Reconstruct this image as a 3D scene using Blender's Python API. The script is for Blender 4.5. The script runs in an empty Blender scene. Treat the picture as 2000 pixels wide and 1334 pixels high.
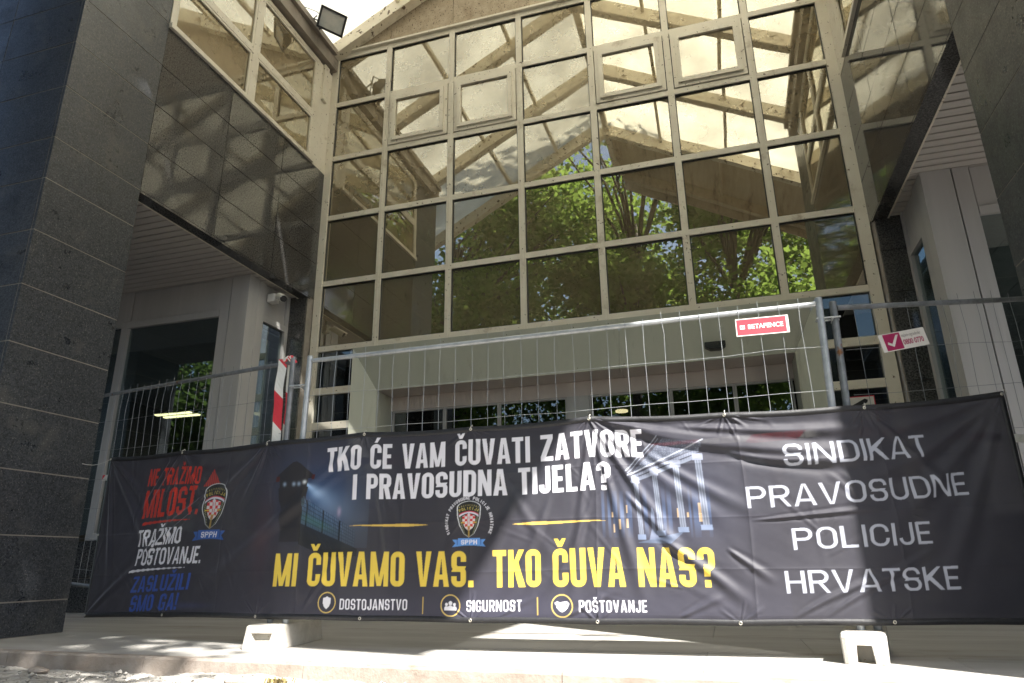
import bpy, bmesh, math, random
import numpy as np
from mathutils import Vector, Matrix

random.seed(7); RNG = np.random.default_rng(7)
C = bpy.context.scene.collection
sc = bpy.context.scene

# ------------------------------------------------------------------ camera, sky, sun, exposure
cam_d = bpy.data.cameras.new('camera'); cam_d.lens = 24.0; cam_d.sensor_width = 36.0
cam_d.clip_start = 0.05; cam_d.clip_end = 1500
cam = bpy.data.objects.new('camera', cam_d); C.objects.link(cam)
yaw, pit, rol = -0.290124, 0.314689, -0.014202
fw = Vector((math.sin(yaw)*math.cos(pit), math.cos(yaw)*math.cos(pit), math.sin(pit)))
r_ = Vector((math.cos(yaw), -math.sin(yaw), 0)); u_ = r_.cross(fw)
r2 = r_*math.cos(rol) + u_*math.sin(rol); u2 = -r_*math.sin(rol) + u_*math.cos(rol)
Mx = Matrix((r2, u2, -fw)).transposed().to_4x4(); Mx.translation = Vector((0, 0, 0.5))
cam.matrix_world = Mx
sc.camera = cam

SUN = Vector((0.512, -0.430, 0.743)).normalized()
w = bpy.data.worlds.new('World'); sc.world = w; w.use_nodes = True
nt = w.node_tree; bg = nt.nodes['Background']
sky = nt.nodes.new('ShaderNodeTexSky'); sky.sky_type = 'NISHITA'; sky.sun_disc = False
sky.sun_elevation = math.asin(SUN.z); sky.sun_rotation = math.atan2(SUN.x, SUN.y)
sky.air_density = 1.0; sky.dust_density = 1.5
nt.links.new(sky.outputs[0], bg.inputs[0]); bg.inputs[1].default_value = 0.07
sl = bpy.data.lights.new('sun', 'SUN'); sl.energy = 5.0; sl.angle = math.radians(0.53); sl.color = (1.0, 0.965, 0.90)
so = bpy.data.objects.new('sun', sl); C.objects.link(so)
so.rotation_euler = SUN.to_track_quat('Z', 'Y').to_euler(); so.location = SUN*40
sc.view_settings.view_transform = 'Standard'; sc.view_settings.look = 'None'
sc.view_settings.exposure = 2.0; sc.view_settings.gamma = 1.0
try: sc.view_settings.use_curve_mapping = False
except Exception: pass
sc.cycles.max_bounces = 10; sc.cycles.glossy_bounces = 6; sc.cycles.diffuse_bounces = 5
sc.cycles.transparent_max_bounces = 12
sc.cycles.caustics_reflective = False; sc.cycles.caustics_refractive = False
sc.cycles.sample_clamp_indirect = 6.0

# ------------------------------------------------------------------ materials
def mat(name, c1, c2=None, scale=6.0, rough=0.6, rough2=None, metal=0.0, spec=0.5, bump=0.0, bscale=60.0,
        speck=None, speck_scale=30.0, speck_amt=0.62, detail=6.0, stretch=(1, 1, 1), stain=None, stain_scale=1.2, stain_amt=0.55):
    m = bpy.data.materials.new(name); m.use_nodes = True
    t = m.node_tree; n = t.nodes; b = n['Principled BSDF']; L = t.links
    b.inputs['Metallic'].default_value = metal; b.inputs['Roughness'].default_value = rough
    b.inputs['Specular IOR Level'].default_value = spec
    tc = n.new('ShaderNodeTexCoord'); mp = n.new('ShaderNodeMapping'); mp.inputs['Scale'].default_value = stretch
    L.new(tc.outputs['Object'], mp.inputs[0])
    def noise(s, d=detail, ro=0.6):
        x = n.new('ShaderNodeTexNoise'); x.inputs['Scale'].default_value = s; x.inputs['Detail'].default_value = d
        x.inputs['Roughness'].default_value = ro; L.new(mp.outputs[0], x.inputs['Vector']); return x
    def ramp(src, a, bb, ca, cb):
        r = n.new('ShaderNodeValToRGB'); r.color_ramp.elements[0].position = a; r.color_ramp.elements[1].position = bb
        r.color_ramp.elements[0].color = ca; r.color_ramp.elements[1].color = cb; L.new(src, r.inputs[0]); return r
    col = None
    c1 = (*c1, 1)
    if c2 is None:
        b.inputs['Base Color'].default_value = c1
        rgb = n.new('ShaderNodeRGB'); rgb.outputs[0].default_value = c1; col = rgb.outputs[0]
    else:
        col = ramp(noise(scale).outputs['Fac'], 0.35, 0.65, c1, (*c2, 1)).outputs[0]
    def over(col, src, a, bb, cc):
        f = ramp(src, a, bb, (0, 0, 0, 1), (1, 1, 1, 1)); mx = n.new('ShaderNodeMix'); mx.data_type = 'RGBA'
        L.new(f.outputs[0], mx.inputs['Factor']); L.new(col, mx.inputs['A']); mx.inputs['B'].default_value = (*cc, 1)
        return mx.outputs['Result']
    if stain: col = over(col, noise(stain_scale, 8, 0.7).outputs['Fac'], stain_amt, stain_amt+0.16, stain)
    if speck: col = over(col, noise(speck_scale, 3, 0.55).outputs['Fac'], speck_amt, speck_amt+0.05, speck)
    L.new(col, b.inputs['Base Color'])
    if rough2 is not None:
        rr = n.new('ShaderNodeMapRange'); rr.inputs['From Min'].default_value = 0.3; rr.inputs['From Max'].default_value = 0.7
        rr.inputs['To Min'].default_value = rough; rr.inputs['To Max'].default_value = rough2
        L.new(noise(stain_scale*1.7, 7, 0.65).outputs['Fac'], rr.inputs['Value']); L.new(rr.outputs[0], b.inputs['Roughness'])
    if bump:
        bp = n.new('ShaderNodeBump'); bp.inputs['Strength'].default_value = bump; bp.inputs['Distance'].default_value = 0.01
        L.new(noise(bscale, 5).outputs['Fac'], bp.inputs['Height']); L.new(bp.outputs[0], b.inputs['Normal'])
    return m

def glass_mat(name, tint, refl, dark, trans=None, dust=0.06, dustcol=(0.30, 0.25, 0.16)):
    """coated or clear window glass: mirror coat over a dark (or see-through) pane with a film of dust"""
    m = bpy.data.materials.new(name); m.use_nodes = True; t = m.node_tree; n = t.nodes; L = t.links
    n.remove(n['Principled BSDF']); out = n['Material Output']
    g = n.new('ShaderNodeBsdfGlossy'); g.inputs['Color'].default_value = (*tint, 1); g.inputs['Roughness'].default_value = 0.0
    if trans: d = n.new('ShaderNodeBsdfTransparent'); d.inputs['Color'].default_value = (*trans, 1)
    else: d = n.new('ShaderNodeBsdfDiffuse'); d.inputs['Color'].default_value = (*dark, 1)
    lw = n.new('ShaderNodeLayerWeight'); lw.inputs['Blend'].default_value = 0.5
    fr = n.new('ShaderNodeMath'); fr.operation = 'POWER'; fr.inputs[1].default_value = 5.0; L.new(lw.outputs['Facing'], fr.inputs[0])
    mr = n.new('ShaderNodeMapRange'); mr.inputs['From Min'].default_value = 0.0; mr.inputs['From Max'].default_value = 1.0
    mr.inputs['To Min'].default_value = refl; mr.inputs['To Max'].default_value = 1.0
    L.new(fr.outputs[0], mr.inputs['Value'])
    mx = n.new('ShaderNodeMixShader'); L.new(mr.outputs[0], mx.inputs[0]); L.new(d.outputs[0], mx.inputs[1]); L.new(g.outputs[0], mx.inputs[2])
    wn = n.new('ShaderNodeTexNoise'); wn.inputs['Scale'].default_value = 1.6; wn.inputs['Detail'].default_value = 1.0
    wb = n.new('ShaderNodeBump'); wb.inputs['Strength'].default_value = 0.13; wb.inputs['Distance'].default_value = 0.006; L.new(wn.outputs['Fac'], wb.inputs['Height']); L.new(wb.outputs[0], g.inputs['Normal'])
    dd = n.new('ShaderNodeBsdfDiffuse'); dd.inputs['Color'].default_value = (*dustcol, 1)
    tc = n.new('ShaderNodeTexCoord'); nz = n.new('ShaderNodeTexNoise'); nz.inputs['Scale'].default_value = 1.3; nz.inputs['Detail'].default_value = 8
    nz.inputs['Roughness'].default_value = 0.7
    L.new(tc.outputs['Object'], nz.inputs['Vector']); L.new(tc.outputs['Object'], wn.inputs['Vector'])
    m2 = n.new('ShaderNodeMapRange'); m2.inputs['From Min'].default_value = 0.35; m2.inputs['From Max'].default_value = 0.75
    m2.inputs['To Min'].default_value = dust*0.65; m2.inputs['To Max'].default_value = dust*1.45
    L.new(nz.outputs['Fac'], m2.inputs['Value'])
    mz = n.new('ShaderNodeMixShader'); L.new(m2.outputs[0], mz.inputs[0]); L.new(mx.outputs[0], mz.inputs[1]); L.new(dd.outputs[0], mz.inputs[2])
    L.new(mz.outputs[0], out.inputs[0]); return m

def emit_mat(name, col, s):
    m = bpy.data.materials.new(name); m.use_nodes = True; t = m.node_tree; t.nodes.remove(t.nodes['Principled BSDF'])
    e = t.nodes.new('ShaderNodeEmission'); e.inputs[0].default_value = (*col, 1); e.inputs[1].default_value = s
    t.links.new(e.outputs[0], t.nodes['Material Output'].inputs[0]); return m

def sheet_mat(name, col, trans_w, noise=True):
    """thin sheet that lets light through (roof panels, leaves)"""
    m = bpy.data.materials.new(name); m.use_nodes = True; t = m.node_tree; n = t.nodes; L = t.links
    n.remove(n['Principled BSDF'])
    d = n.new('ShaderNodeBsdfDiffuse'); tr = n.new('ShaderNodeBsdfTranslucent'); mx = n.new('ShaderNodeMixShader')
    mx.inputs[0].default_value = trans_w
    tc = n.new('ShaderNodeTexCoord'); nz = n.new('ShaderNodeTexNoise'); nz.inputs['Scale'].default_value = 1.1; nz.inputs['Detail'].default_value = 6
    L.new(tc.outputs['Object'], nz.inputs['Vector'])
    r = n.new('ShaderNodeValToRGB'); r.color_ramp.elements[0].position = 0.3; r.color_ramp.elements[1].position = 0.7
    r.color_ramp.elements[0].color = (*[c*0.86 for c in col], 1); r.color_ramp.elements[1].color = (*[min(1, c*1.12) for c in col], 1)
    L.new(nz.outputs['Fac'], r.inputs[0])
    L.new(r.outputs[0], d.inputs[0]); L.new(r.outputs[0], tr.inputs[0])
    L.new(d.outputs[0], mx.inputs[1]); L.new(tr.outputs[0], mx.inputs[2]); L.new(mx.outputs[0], n['Material Output'].inputs[0])
    return m

M = {}
M['frame'] = mat('beige_metal', (0.66, 0.61, 0.51), (0.72, 0.68, 0.58), 3, 0.42, spec=0.4, speck=(0.12, 0.08, 0.05), speck_scale=24, speck_amt=0.66, stain=(0.36, 0.29, 0.20), stain_scale=2.8, stain_amt=0.58)
M['portal'] = mat('olive_beige_panel', (0.44, 0.45, 0.375), (0.48, 0.485, 0.41), 1.5, 0.34, 0.48, spec=0.45, stretch=(2.2, 2.2, 0.22), stain=(0.37, 0.365, 0.30), stain_scale=3.0, stain_amt=0.56)
M['pinksoffit'] = mat('pale_pink_panel', (0.53, 0.47, 0.44), (0.56, 0.50, 0.47), 2, 0.5)
M['silver'] = mat('silver_metal', (0.40, 0.39, 0.385), (0.46, 0.45, 0.445), 1.2, 0.34, 0.48, spec=0.5, stretch=(2.5, 2.5, 0.2), stain=(0.40, 0.39, 0.38), stain_scale=3.5, stain_amt=0.57)
M['gran'] = mat('dark_polished_granite', (0.022, 0.022, 0.023), (0.100, 0.098, 0.095), 60, 0.025, 0.085, spec=0.55, detail=2,
                speck=(0.16, 0.15, 0.135), speck_scale=95, speck_amt=0.64, stain=(0.055, 0.052, 0.048), stain_scale=1.6, stain_amt=0.56)
M['granr'] = mat('dusty_granite', (0.014, 0.016, 0.020), (0.064, 0.069, 0.078), 75, 0.22, 0.5, spec=0.5, detail=2,
                 speck=(0.17, 0.165, 0.16), speck_scale=95, speck_amt=0.62, stain=(0.085, 0.083, 0.08), stain_scale=2.3, stain_amt=0.56)
M['joint'] = mat('mortar', (0.25, 0.22, 0.19), (0.33, 0.30, 0.26), 8, 0.9)
M['stone'] = mat('brown_stone', (0.33, 0.265, 0.185), (0.42, 0.345, 0.25), 12, 0.7, speck=(0.09, 0.06, 0.035), speck_scale=40, speck_amt=0.6, bump=0.2, stain=(0.24, 0.175, 0.11), stain_scale=2, stain_amt=0.57)
M['soffit'] = mat('pale_slats', (0.43, 0.40, 0.37), (0.49, 0.46, 0.43), 5, 0.55, stretch=(0.3, 4, 1))
M['room'] = mat('grey_room_wall', (0.16, 0.16, 0.16), (0.2, 0.2, 0.2), 2, 0.8)
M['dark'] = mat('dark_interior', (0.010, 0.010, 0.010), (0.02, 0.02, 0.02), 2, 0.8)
M['ceil'] = mat('ceiling_tiles', (0.42, 0.43, 0.43), (0.5, 0.5, 0.5), 3, 0.9)
M['rubber'] = mat('black_gasket', (0.012, 0.012, 0.012), None, 1, 0.5)
M['glassF'] = glass_mat('bronze_mirror_glass', (0.93, 0.905, 0.79), 0.50, (0.02, 0.016, 0.008), dust=0.30, dustcol=(0.46, 0.37, 0.235))
M['glassL'] = glass_mat('less_lit_mirror_glass', (0.93, 0.905, 0.79), 0.50, (0.02, 0.016, 0.008), dust=0.22, dustcol=(0.42, 0.34, 0.22))  # same glass; dust set weaker to stand for less light on lower rows
M['glassC'] = glass_mat('clear_glass', (0.9, 0.95, 0.97), 0.17, None, trans=(0.58, 0.64, 0.63), dust=0.006, dustcol=(0.3, 0.3, 0.28))
M['glassD'] = glass_mat('dark_glass', (0.9, 0.95, 0.97), 0.14, None, trans=(0.35, 0.37, 0.36), dust=0.02, dustcol=(0.3, 0.3, 0.28))
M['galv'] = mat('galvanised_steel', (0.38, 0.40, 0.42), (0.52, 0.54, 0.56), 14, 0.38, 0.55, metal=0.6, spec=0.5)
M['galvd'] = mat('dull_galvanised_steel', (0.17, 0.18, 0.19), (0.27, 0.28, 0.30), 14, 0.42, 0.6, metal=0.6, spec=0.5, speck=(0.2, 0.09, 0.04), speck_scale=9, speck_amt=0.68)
M['concrete'] = mat('white_concrete', (0.38, 0.355, 0.315), (0.48, 0.455, 0.41), 9, 0.85, bump=0.35, bscale=70, speck=(0.30, 0.25, 0.19), speck_scale=60, speck_amt=0.66)
M['plaza'] = mat('pale_stone_slabs', (0.32, 0.305, 0.285), (0.39, 0.375, 0.355), 2.5, 0.55, 0.8, spec=0.35, stain=(0.23, 0.20, 0.17), stain_scale=1.1, stain_amt=0.55, stretch=(0.35, 1.6, 1), bump=0.08, bscale=90)
M['curb'] = mat('pinkish_kerb_stone', (0.25, 0.205, 0.17), (0.34, 0.295, 0.26), 7, 0.85, bump=0.4, bscale=45, stain=(0.14, 0.09, 0.06), stain_scale=4, stain_amt=0.58)
M['rubble'] = mat('rubble', (0.24, 0.225, 0.205), (0.46, 0.44, 0.41), 14, 0.95, bump=0.9, bscale=60, speck=(0.09, 0.08, 0.07), speck_scale=28, speck_amt=0.6, stain=(0.26, 0.20, 0.14), stain_scale=2.5, stain_amt=0.62)
M['asphalt'] = mat('asphalt', (0.05, 0.049, 0.048), (0.075, 0.073, 0.07), 9, 0.9, bump=0.3, bscale=120)
M['white'] = mat('white_plastic', (0.72, 0.71, 0.68), (0.78, 0.77, 0.74), 4, 0.4)
M['black'] = mat('black_plastic', (0.012, 0.012, 0.013), None, 1, 0.35)
M['red'] = mat('red_print', (0.62, 0.035, 0.055), (0.68, 0.05, 0.07), 6, 0.45)
M['magenta'] = mat('magenta_print', (0.34, 0.012, 0.085), None, 1, 0.45)
M['greytext'] = mat('grey_print', (0.35, 0.32, 0.32), None, 1, 0.5)
M['signwhite'] = mat('sign_white', (0.66, 0.62, 0.58), (0.72, 0.69, 0.66), 8, 0.5)
M['rope'] = mat('white_cord', (0.6, 0.58, 0.54), None, 1, 0.8)
M['hem'] = mat('banner_hem', (0.013, 0.013, 0.015), (0.02, 0.02, 0.024), 40, 0.5, bump=0.3, bscale=200)
M['brass'] = mat('nickel_eyelet', (0.55, 0.52, 0.45), None, 1, 0.3, metal=0.9)
M['bark'] = mat('bark', (0.055, 0.043, 0.032), (0.11, 0.09, 0.07), 9, 0.95, bump=0.6, bscale=25, stretch=(1, 1, 0.25))
M['roof'] = sheet_mat('translucent_roof_panel', (0.88, 0.86, 0.775), 0.76)
M['shadow_board'] = mat('shadow_roof_boards', (0.46, 0.37, 0.25), (0.55, 0.45, 0.32), 4, 0.7, stretch=(3, 0.3, 1), stain=(0.16, 0.11, 0.07), stain_scale=1.5)  # unseen front roof kept for its shadow; brown imitates haze in the reflection
M['leafA'] = sheet_mat('leaf_green', (0.20, 0.295, 0.06), 0.62)
M['leafB'] = sheet_mat('leaf_dark_green', (0.085, 0.135, 0.034), 0.55)
M['rafter'] = mat('stained_steel_beam', (0.66, 0.595, 0.47), (0.74, 0.68, 0.55), 4, 0.55, speck=(0.11, 0.07, 0.04), speck_scale=9, speck_amt=0.6, stain=(0.25, 0.19, 0.11), stain_scale=1.5, stain_amt=0.55)
M['eave'] = mat('grey_eave_beam', (0.25, 0.215, 0.18), (0.32, 0.28, 0.24), 4, 0.6, stain=(0.10, 0.08, 0.06), stain_scale=2.5, stain_amt=0.58)
M['lamp'] = emit_mat('lit_tube', (1.0, 0.84, 0.45), 1.6)
M['lampw'] = emit_mat('lit_downlight', (1.0, 0.80, 0.45), 2.2)
M['lens'] = mat('lamp_glass', (0.35, 0.37, 0.38), (0.5, 0.5, 0.48), 5, 0.12, spec=0.8)
M['weed'] = mat('dry_weed', (0.22, 0.16, 0.06), (0.16, 0.13, 0.05), 20, 0.9)

# ------------------------------------------------------------------ mesh helpers
class MB:
    def __init__(s): s.v = []; s.f = []; s.m = []
    def add(s, vs, fs, mi=0):
        o = len(s.v); s.v += [tuple(map(float, p)) for p in vs]; s.f += [tuple(i+o for i in f) for f in fs]; s.m += [mi]*len(fs)
    def box(s, x0, x1, y0, y1, z0, z1, mi=0, tilt=None):
        vs = [(x0,y0,z0),(x1,y0,z0),(x1,y1,z0),(x0,y1,z0),(x0,y0,z1),(x1,y0,z1),(x1,y1,z1),(x0,y1,z1)]
        if tilt is not None: vs = [tilt(p) for p in vs]
        s.add(vs, [(0,3,2,1),(4,5,6,7),(0,1,5,4),(1,2,6,5),(2,3,7,6),(3,0,4,7)], mi)
    def bar(s, p, q, wd, ht, up=(0,0,1), mi=0):
        p = Vector(p); q = Vector(q); d = (q-p).normalized(); up = Vector(up); x = d.cross(up)
        if x.length < 1e-6: x = Vector((1,0,0))
        x.normalize(); z = x.cross(d).normalized(); vs = []
        for c in (p, q):
            for a, b in ((-1,-1),(1,-1),(1,1),(-1,1)): vs.append(c + x*a*wd/2 + z*b*ht/2)
        s.add(vs, [(0,1,2,3),(7,6,5,4),(0,4,5,1),(1,5,6,2),(2,6,7,3),(3,7,4,0)], mi)
    def tube(s, pts, r, n=8, mi=0, caps=True):
        pts = [Vector(p) for p in pts]; rs = r if isinstance(r, (list, tuple)) else [r]*len(pts)
        o = len(s.v); ref = None; vs = []; fs = []
        for i, p in enumerate(pts):
            d = (pts[min(i+1, len(pts)-1)] - pts[max(i-1, 0)]).normalized()
            if ref is None: ref = Vector((0,0,1)) if abs(d.z) < 0.9 else Vector((1,0,0))
            x = ref - d*ref.dot(d)
            x.normalize(); ref = x; y = d.cross(x)
            for k in range(n):
                a = 2*math.pi*k/n; vs.append(p + (x*math.cos(a) + y*math.sin(a))*rs[i])
        for i in range(len(pts)-1):
            for k in range(n):
                a = i*n+k; b = i*n+(k+1) % n; fs.append((a, b, b+n, a+n))
        if caps: fs.append(tuple(range(n))[::-1]); fs.append(tuple((len(pts)-1)*n+k for k in range(n)))
        s.add(vs, fs, mi)
    def prism(s, poly, axis, a, b, mi=0):
        """polygon given in the two other axes, extruded along axis from a to b"""
        def P(p, t): return {'x': (t, p[0], p[1]), 'y': (p[0], t, p[1]), 'z': (p[0], p[1], t)}[axis]
        n = len(poly); vs = [P(p, a) for p in poly] + [P(p, b) for p in poly]
        fs = [tuple(range(n)), tuple(range(n, 2*n))[::-1]] + [(i, i+n, (i+1) % n+n, (i+1) % n) for i in range(n)]
        s.add(vs, fs, mi)
    def build(s, name, mats, parent=None, smooth=False, bevel=0):
        me = bpy.data.meshes.new(name)
        off = Vector(parent['_base']) if parent is not None else Vector((0,0,0))
        me.from_pydata([(p[0]-off.x, p[1]-off.y, p[2]-off.z) for p in s.v], [], s.f)
        if not isinstance(mats, (list, tuple)): mats = [mats]
        for m_ in mats: me.materials.append(m_)
        me.polygons.foreach_set('material_index', s.m)
        bm = bmesh.new(); bm.from_mesh(me); bmesh.ops.recalc_face_normals(bm, faces=bm.faces); bm.to_mesh(me); bm.free()
        if smooth: me.polygons.foreach_set('use_smooth', [True]*len(me.polygons))
        o = bpy.data.objects.new(name, me); C.objects.link(o)
        if parent is not None: o.parent = parent; o['_base'] = list(off)
        if bevel:
            bv = o.modifiers.new('bevel', 'BEVEL'); bv.width = bevel; bv.segments = 2; bv.limit_method = 'ANGLE'
        return o

def tag(o, label=None, cat=None, group=None, kind=None):
    if label: o['label'] = label
    if cat: o['category'] = cat
    if group: o['group'] = group
    if kind: o['kind'] = kind
    return o
def thing(name, loc, label, cat, group=None):
    o = bpy.data.objects.new(name, None); C.objects.link(o); o.location = loc; o.empty_display_size = 0.2
    o['_base'] = list(loc); return tag(o, label, cat, group)

def text_mesh(body, size, name, m, parent=None, bold=0.0, xform=None, depth=0.0006, align='LEFT', sx=1.0):
    cu = bpy.data.curves.new(name, 'FONT'); cu.body = body; cu.size = size; cu.offset = bold; cu.extrude = depth; cu.align_x = align
    cu.resolution_u = 3
    to = bpy.data.objects.new(name, cu); C.objects.link(to)
    dg = bpy.context.evaluated_depsgraph_get(); dg.update()
    me = bpy.data.meshes.new_from_object(to.evaluated_get(dg)); bpy.data.objects.remove(to); bpy.data.curves.remove(cu)
    off = Vector(parent['_base']) if parent is not None else Vector((0,0,0))
    for v in me.vertices: v.co = xform(Vector((v.co.x*sx, v.co.y, v.co.z))) - off
    me.name = name; me.materials.clear(); me.materials.append(m)
    o = bpy.data.objects.new(name, me); C.objects.link(o)
    if parent is not None: o.parent = parent
    return o

# ------------------------------------------------------------------ plan of the place (metres; plaza top z = 0)
XL, XR, YF = -5.43, 1.97, 8.15
PY0, PY1, YB = 3.87, 4.85, 7.0
ZB = 4.22                      # underside of the side beams
JZ = [0.0, 0.265, 0.77, 1.275, 1.78, 2.285, 2.79, 3.295, 3.80, 4.22, 4.77, 5.275, 5.78, 6.35, 6.9, 7.45, 8.0, 8.6]
XM = [-4.41, -3.33, -2.25, -1.18, -0.11, 0.95]
ZR = [3.44, 4.45, 5.53, 6.57, 7.57, 8.50]
XC = (XL+XR)/2
SL = 0.54

# ------------------------------------------------------------------ ground
mb = MB(); mb.add([(-400,-400,-0.16),(400,-400,-0.16),(400,400,-0.16),(-400,400,-0.16)], [(0,1,2,3)])
tag(mb.build('street', M['asphalt']), kind='structure')

def noise2(x, y, s, seed):
    r = np.random.default_rng(seed); out = 0
    for k in range(5):
        a = r.uniform(0, 6.28, 6); f = s*(1.9**k)*r.uniform(0.6, 1.4, 6); ph = r.uniform(0, 6.28, 6)
        out = out + sum(np.sin(f[i]*(x*np.cos(a[i])+y*np.sin(a[i]))+ph[i]) for i in range(6))/6/(1.7**k)
    return out
def curb_y(x): return 3.56 - 0.035*(x+2) if x > -2 else 3.56 - 0.06*(x+2)
# rubble strip in front of the kerb
nx, ny = 520, 90
xs = np.linspace(-7.5, 3.5, nx); ys = np.linspace(1.6, 3.78, ny)
X, Y = np.meshgrid(xs, ys); Z = -0.085 + 0.022*noise2(X, Y, 3.0, 3) + 0.012*noise2(X, Y, 17, 4) + 0.008*noise2(X, Y, 70, 5)
Z = np.where(Y < 1.75, np.minimum(Z, -0.165), Z)
mb = MB(); mb.v = [tuple(map(float, p)) for p in np.stack([X, Y, Z], -1).reshape(-1, 3)]
mb.f = [(j*nx+i, j*nx+i+1, (j+1)*nx+i+1, (j+1)*nx+i) for j in range(ny-1) for i in range(nx-1)]; mb.m = [0]*len(mb.f)
tag(mb.build('rubble_ground', M['rubble'], smooth=True), kind='structure')
# loose chips in the rubble
mb = MB()
for k in range(900):
    x = random.uniform(-6.5, 1.2); y = random.uniform(2.5, 3.5); r = random.choice([0.006, 0.008, 0.011, 0.016])*random.uniform(0.7, 1.3)
    z = -0.07 + random.uniform(-0.02, 0.012); q = []
    for a in range(6): q.append((x+r*math.cos(a*1.047)*random.uniform(0.6, 1.3), y+r*math.sin(a*1.047)*random.uniform(0.6, 1.3), z+random.uniform(-r, r)*0.3))
    q += [(x+random.uniform(-r, r)*0.4, y+random.uniform(-r, r)*0.4, z+r*0.8), (x, y, z-r)]
    mb.add(q, [(i, (i+1) % 6, 6) for i in range(6)] + [((i+1) % 6, i, 7) for i in range(6)])
tag(mb.build('gravel', M['rubble']), kind='stuff')
def stone(x, y, r, label, h=0.6):
    bm = bmesh.new(); bmesh.ops.create_icosphere(bm, subdivisions=3, radius=1)
    rr = random.Random(int(x*1000)); k = [Vector((rr.gauss(0,1), rr.gauss(0,1), rr.gauss(0,1))).normalized() for _ in range(12)]
    for v in bm.verts:
        d = v.co.normalized(); s = min([1.0] + [0.72/max(0.01, d.dot(n_)) for n_ in k if d.dot(n_) > 0.5])
        v.co = Vector((d.x*s*r*1.4, d.y*s*r, d.z*s*r*h))
    me = bpy.data.meshes.new('stone'); bm.to_mesh(me); bm.free(); me.materials.append(M['curb'])
    o = bpy.data.objects.new('stone', me); C.objects.link(o); o.location = (x, y, -0.075); tag(o, label, 'stone', 'loose stones along the kerb')
stone(-2.72, 3.36, 0.042, 'loose brownish stone in front of the kerb below the left concrete foot')
stone(-2.55, 3.38, 0.055, 'broad flat pale stone against the kerb beside the dry weed')
stone(-4.05, 3.5, 0.05, 'grey stone in the shaded rubble near the left granite pillar')
# dry weed
mb = MB()
for k in range(60):
    a = random.uniform(0, 6.28); x0, y0 = -2.33+random.gauss(0, 0.03), 3.43+random.gauss(0, 0.015); l = random.uniform(0.012, 0.03)
    p = Vector((x0, y0, -0.085)); q = p+Vector((math.cos(a)*l*0.6, math.sin(a)*l*0.6, l)); t = Vector((-math.sin(a), math.cos(a), 0))*0.004
    mb.add([p-t, p+t, q+t*1.5, q-t*1.5], [(0,1,2,3)])
tag(mb.build('dry_weed', M['weed']), 'small dry yellowish weed tuft growing at the foot of the kerb', 'weed')

# plaza slabs: base sheet and slabs with open joints
mb = MB(); mb.add([(-14, 3.75, -0.02), (8, 3.75, -0.02), (8, 16, -0.02), (-14, 16, -0.02)], [(0,1,2,3)], 1)
yrow = [None, 4.42, 5.25, 6.08, 6.92, 7.75, 8.7, 9.6, 10.6, 11.6, 12.6, 13.6, 14.8, 16.0]
for j in range(len(yrow)-1):
    x = -14 + (j % 2)*0.6
    while x < 8:
        x1 = min(8, x+1.25+random.uniform(-0.05, 0.05))
        if j == 0:
            a, b = curb_y(x)+0.075, curb_y(x1)+0.075; dz = random.uniform(-0.001, 0.001)
            vs = [(x+0.0015,a,0+dz),(x1-0.0015,b,dz),(x1-0.0015,yrow[1]-0.0015,dz),(x+0.0015,yrow[1]-0.0015,dz)]
            mb.add(vs+[(p[0],p[1],-0.03) for p in vs], [(0,1,2,3),(0,4,5,1),(1,5,6,2),(2,6,7,3),(3,7,4,0)], 0)
        else:
            dz = random.uniform(-0.0012, 0.0012); mb.box(x+0.0015, x1-0.0015, yrow[j]+0.0015, yrow[j+1]-0.0015, -0.03, dz, 0)
        x = x1
tag(mb.build('plaza', [M['plaza'], M['joint']]), kind='structure')
mb = MB(); x = -9.0
while x < 5:
    x1 = x+random.uniform(1.0, 1.5); a, b = curb_y(x), curb_y(x1); c = 0.012
    sec = lambda yy, xx: [(xx,yy,-0.2),(xx,yy+0.004,-0.012),(xx,yy+c,0.0),(xx,yy+0.073,0.0),(xx,yy+0.073,-0.2)]
    vs = sec(a, x+0.002)+sec(b, x1-0.002)
    mb.add(vs, [(0,5,6,1),(1,6,7,2),(2,7,8,3),(3,8,9,4),(0,1,2,3,4),(9,8,7,6,5)]); x = x1
tag(mb.build('kerb', M['curb']), kind='structure')

# ------------------------------------------------------------------ granite slab cladding
def clad_x(mb, X, out, ys, zs, th=0.03, gap=0.005, mi=0):
    """slabs on a plane X facing out (+1/-1 in x)"""
    for a, b in zip(ys, ys[1:]):
        for c, d in zip(zs, zs[1:]):
            t = random.gauss(0, 0.0016); t2 = random.gauss(0, 0.0016); ym, zm = (a+b)/2, (c+d)/2
            f = lambda p: (p[0]+t*(p[1]-ym)+t2*(p[2]-zm), p[1], p[2])
            mb.box(min(X, X-out*th), max(X, X-out*th), a+gap, b-gap, c+gap, d-gap, mi, f)
def clad_y(mb, Yp, xs, zs, th=0.03, gap=0.005, mi=0):
    for a, b in zip(xs, xs[1:]):
        for c, d in zip(zs, zs[1:]):
            t = random.gauss(0, 0.0016); t2 = random.gauss(0, 0.0016); xm, zm = (a+b)/2, (c+d)/2
            mb.box(a+gap, b-gap, Yp, Yp+th, c+gap, d-gap, mi, lambda p: (p[0], p[1]+t*(p[0]-xm)+t2*(p[2]-zm), p[2]))

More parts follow.
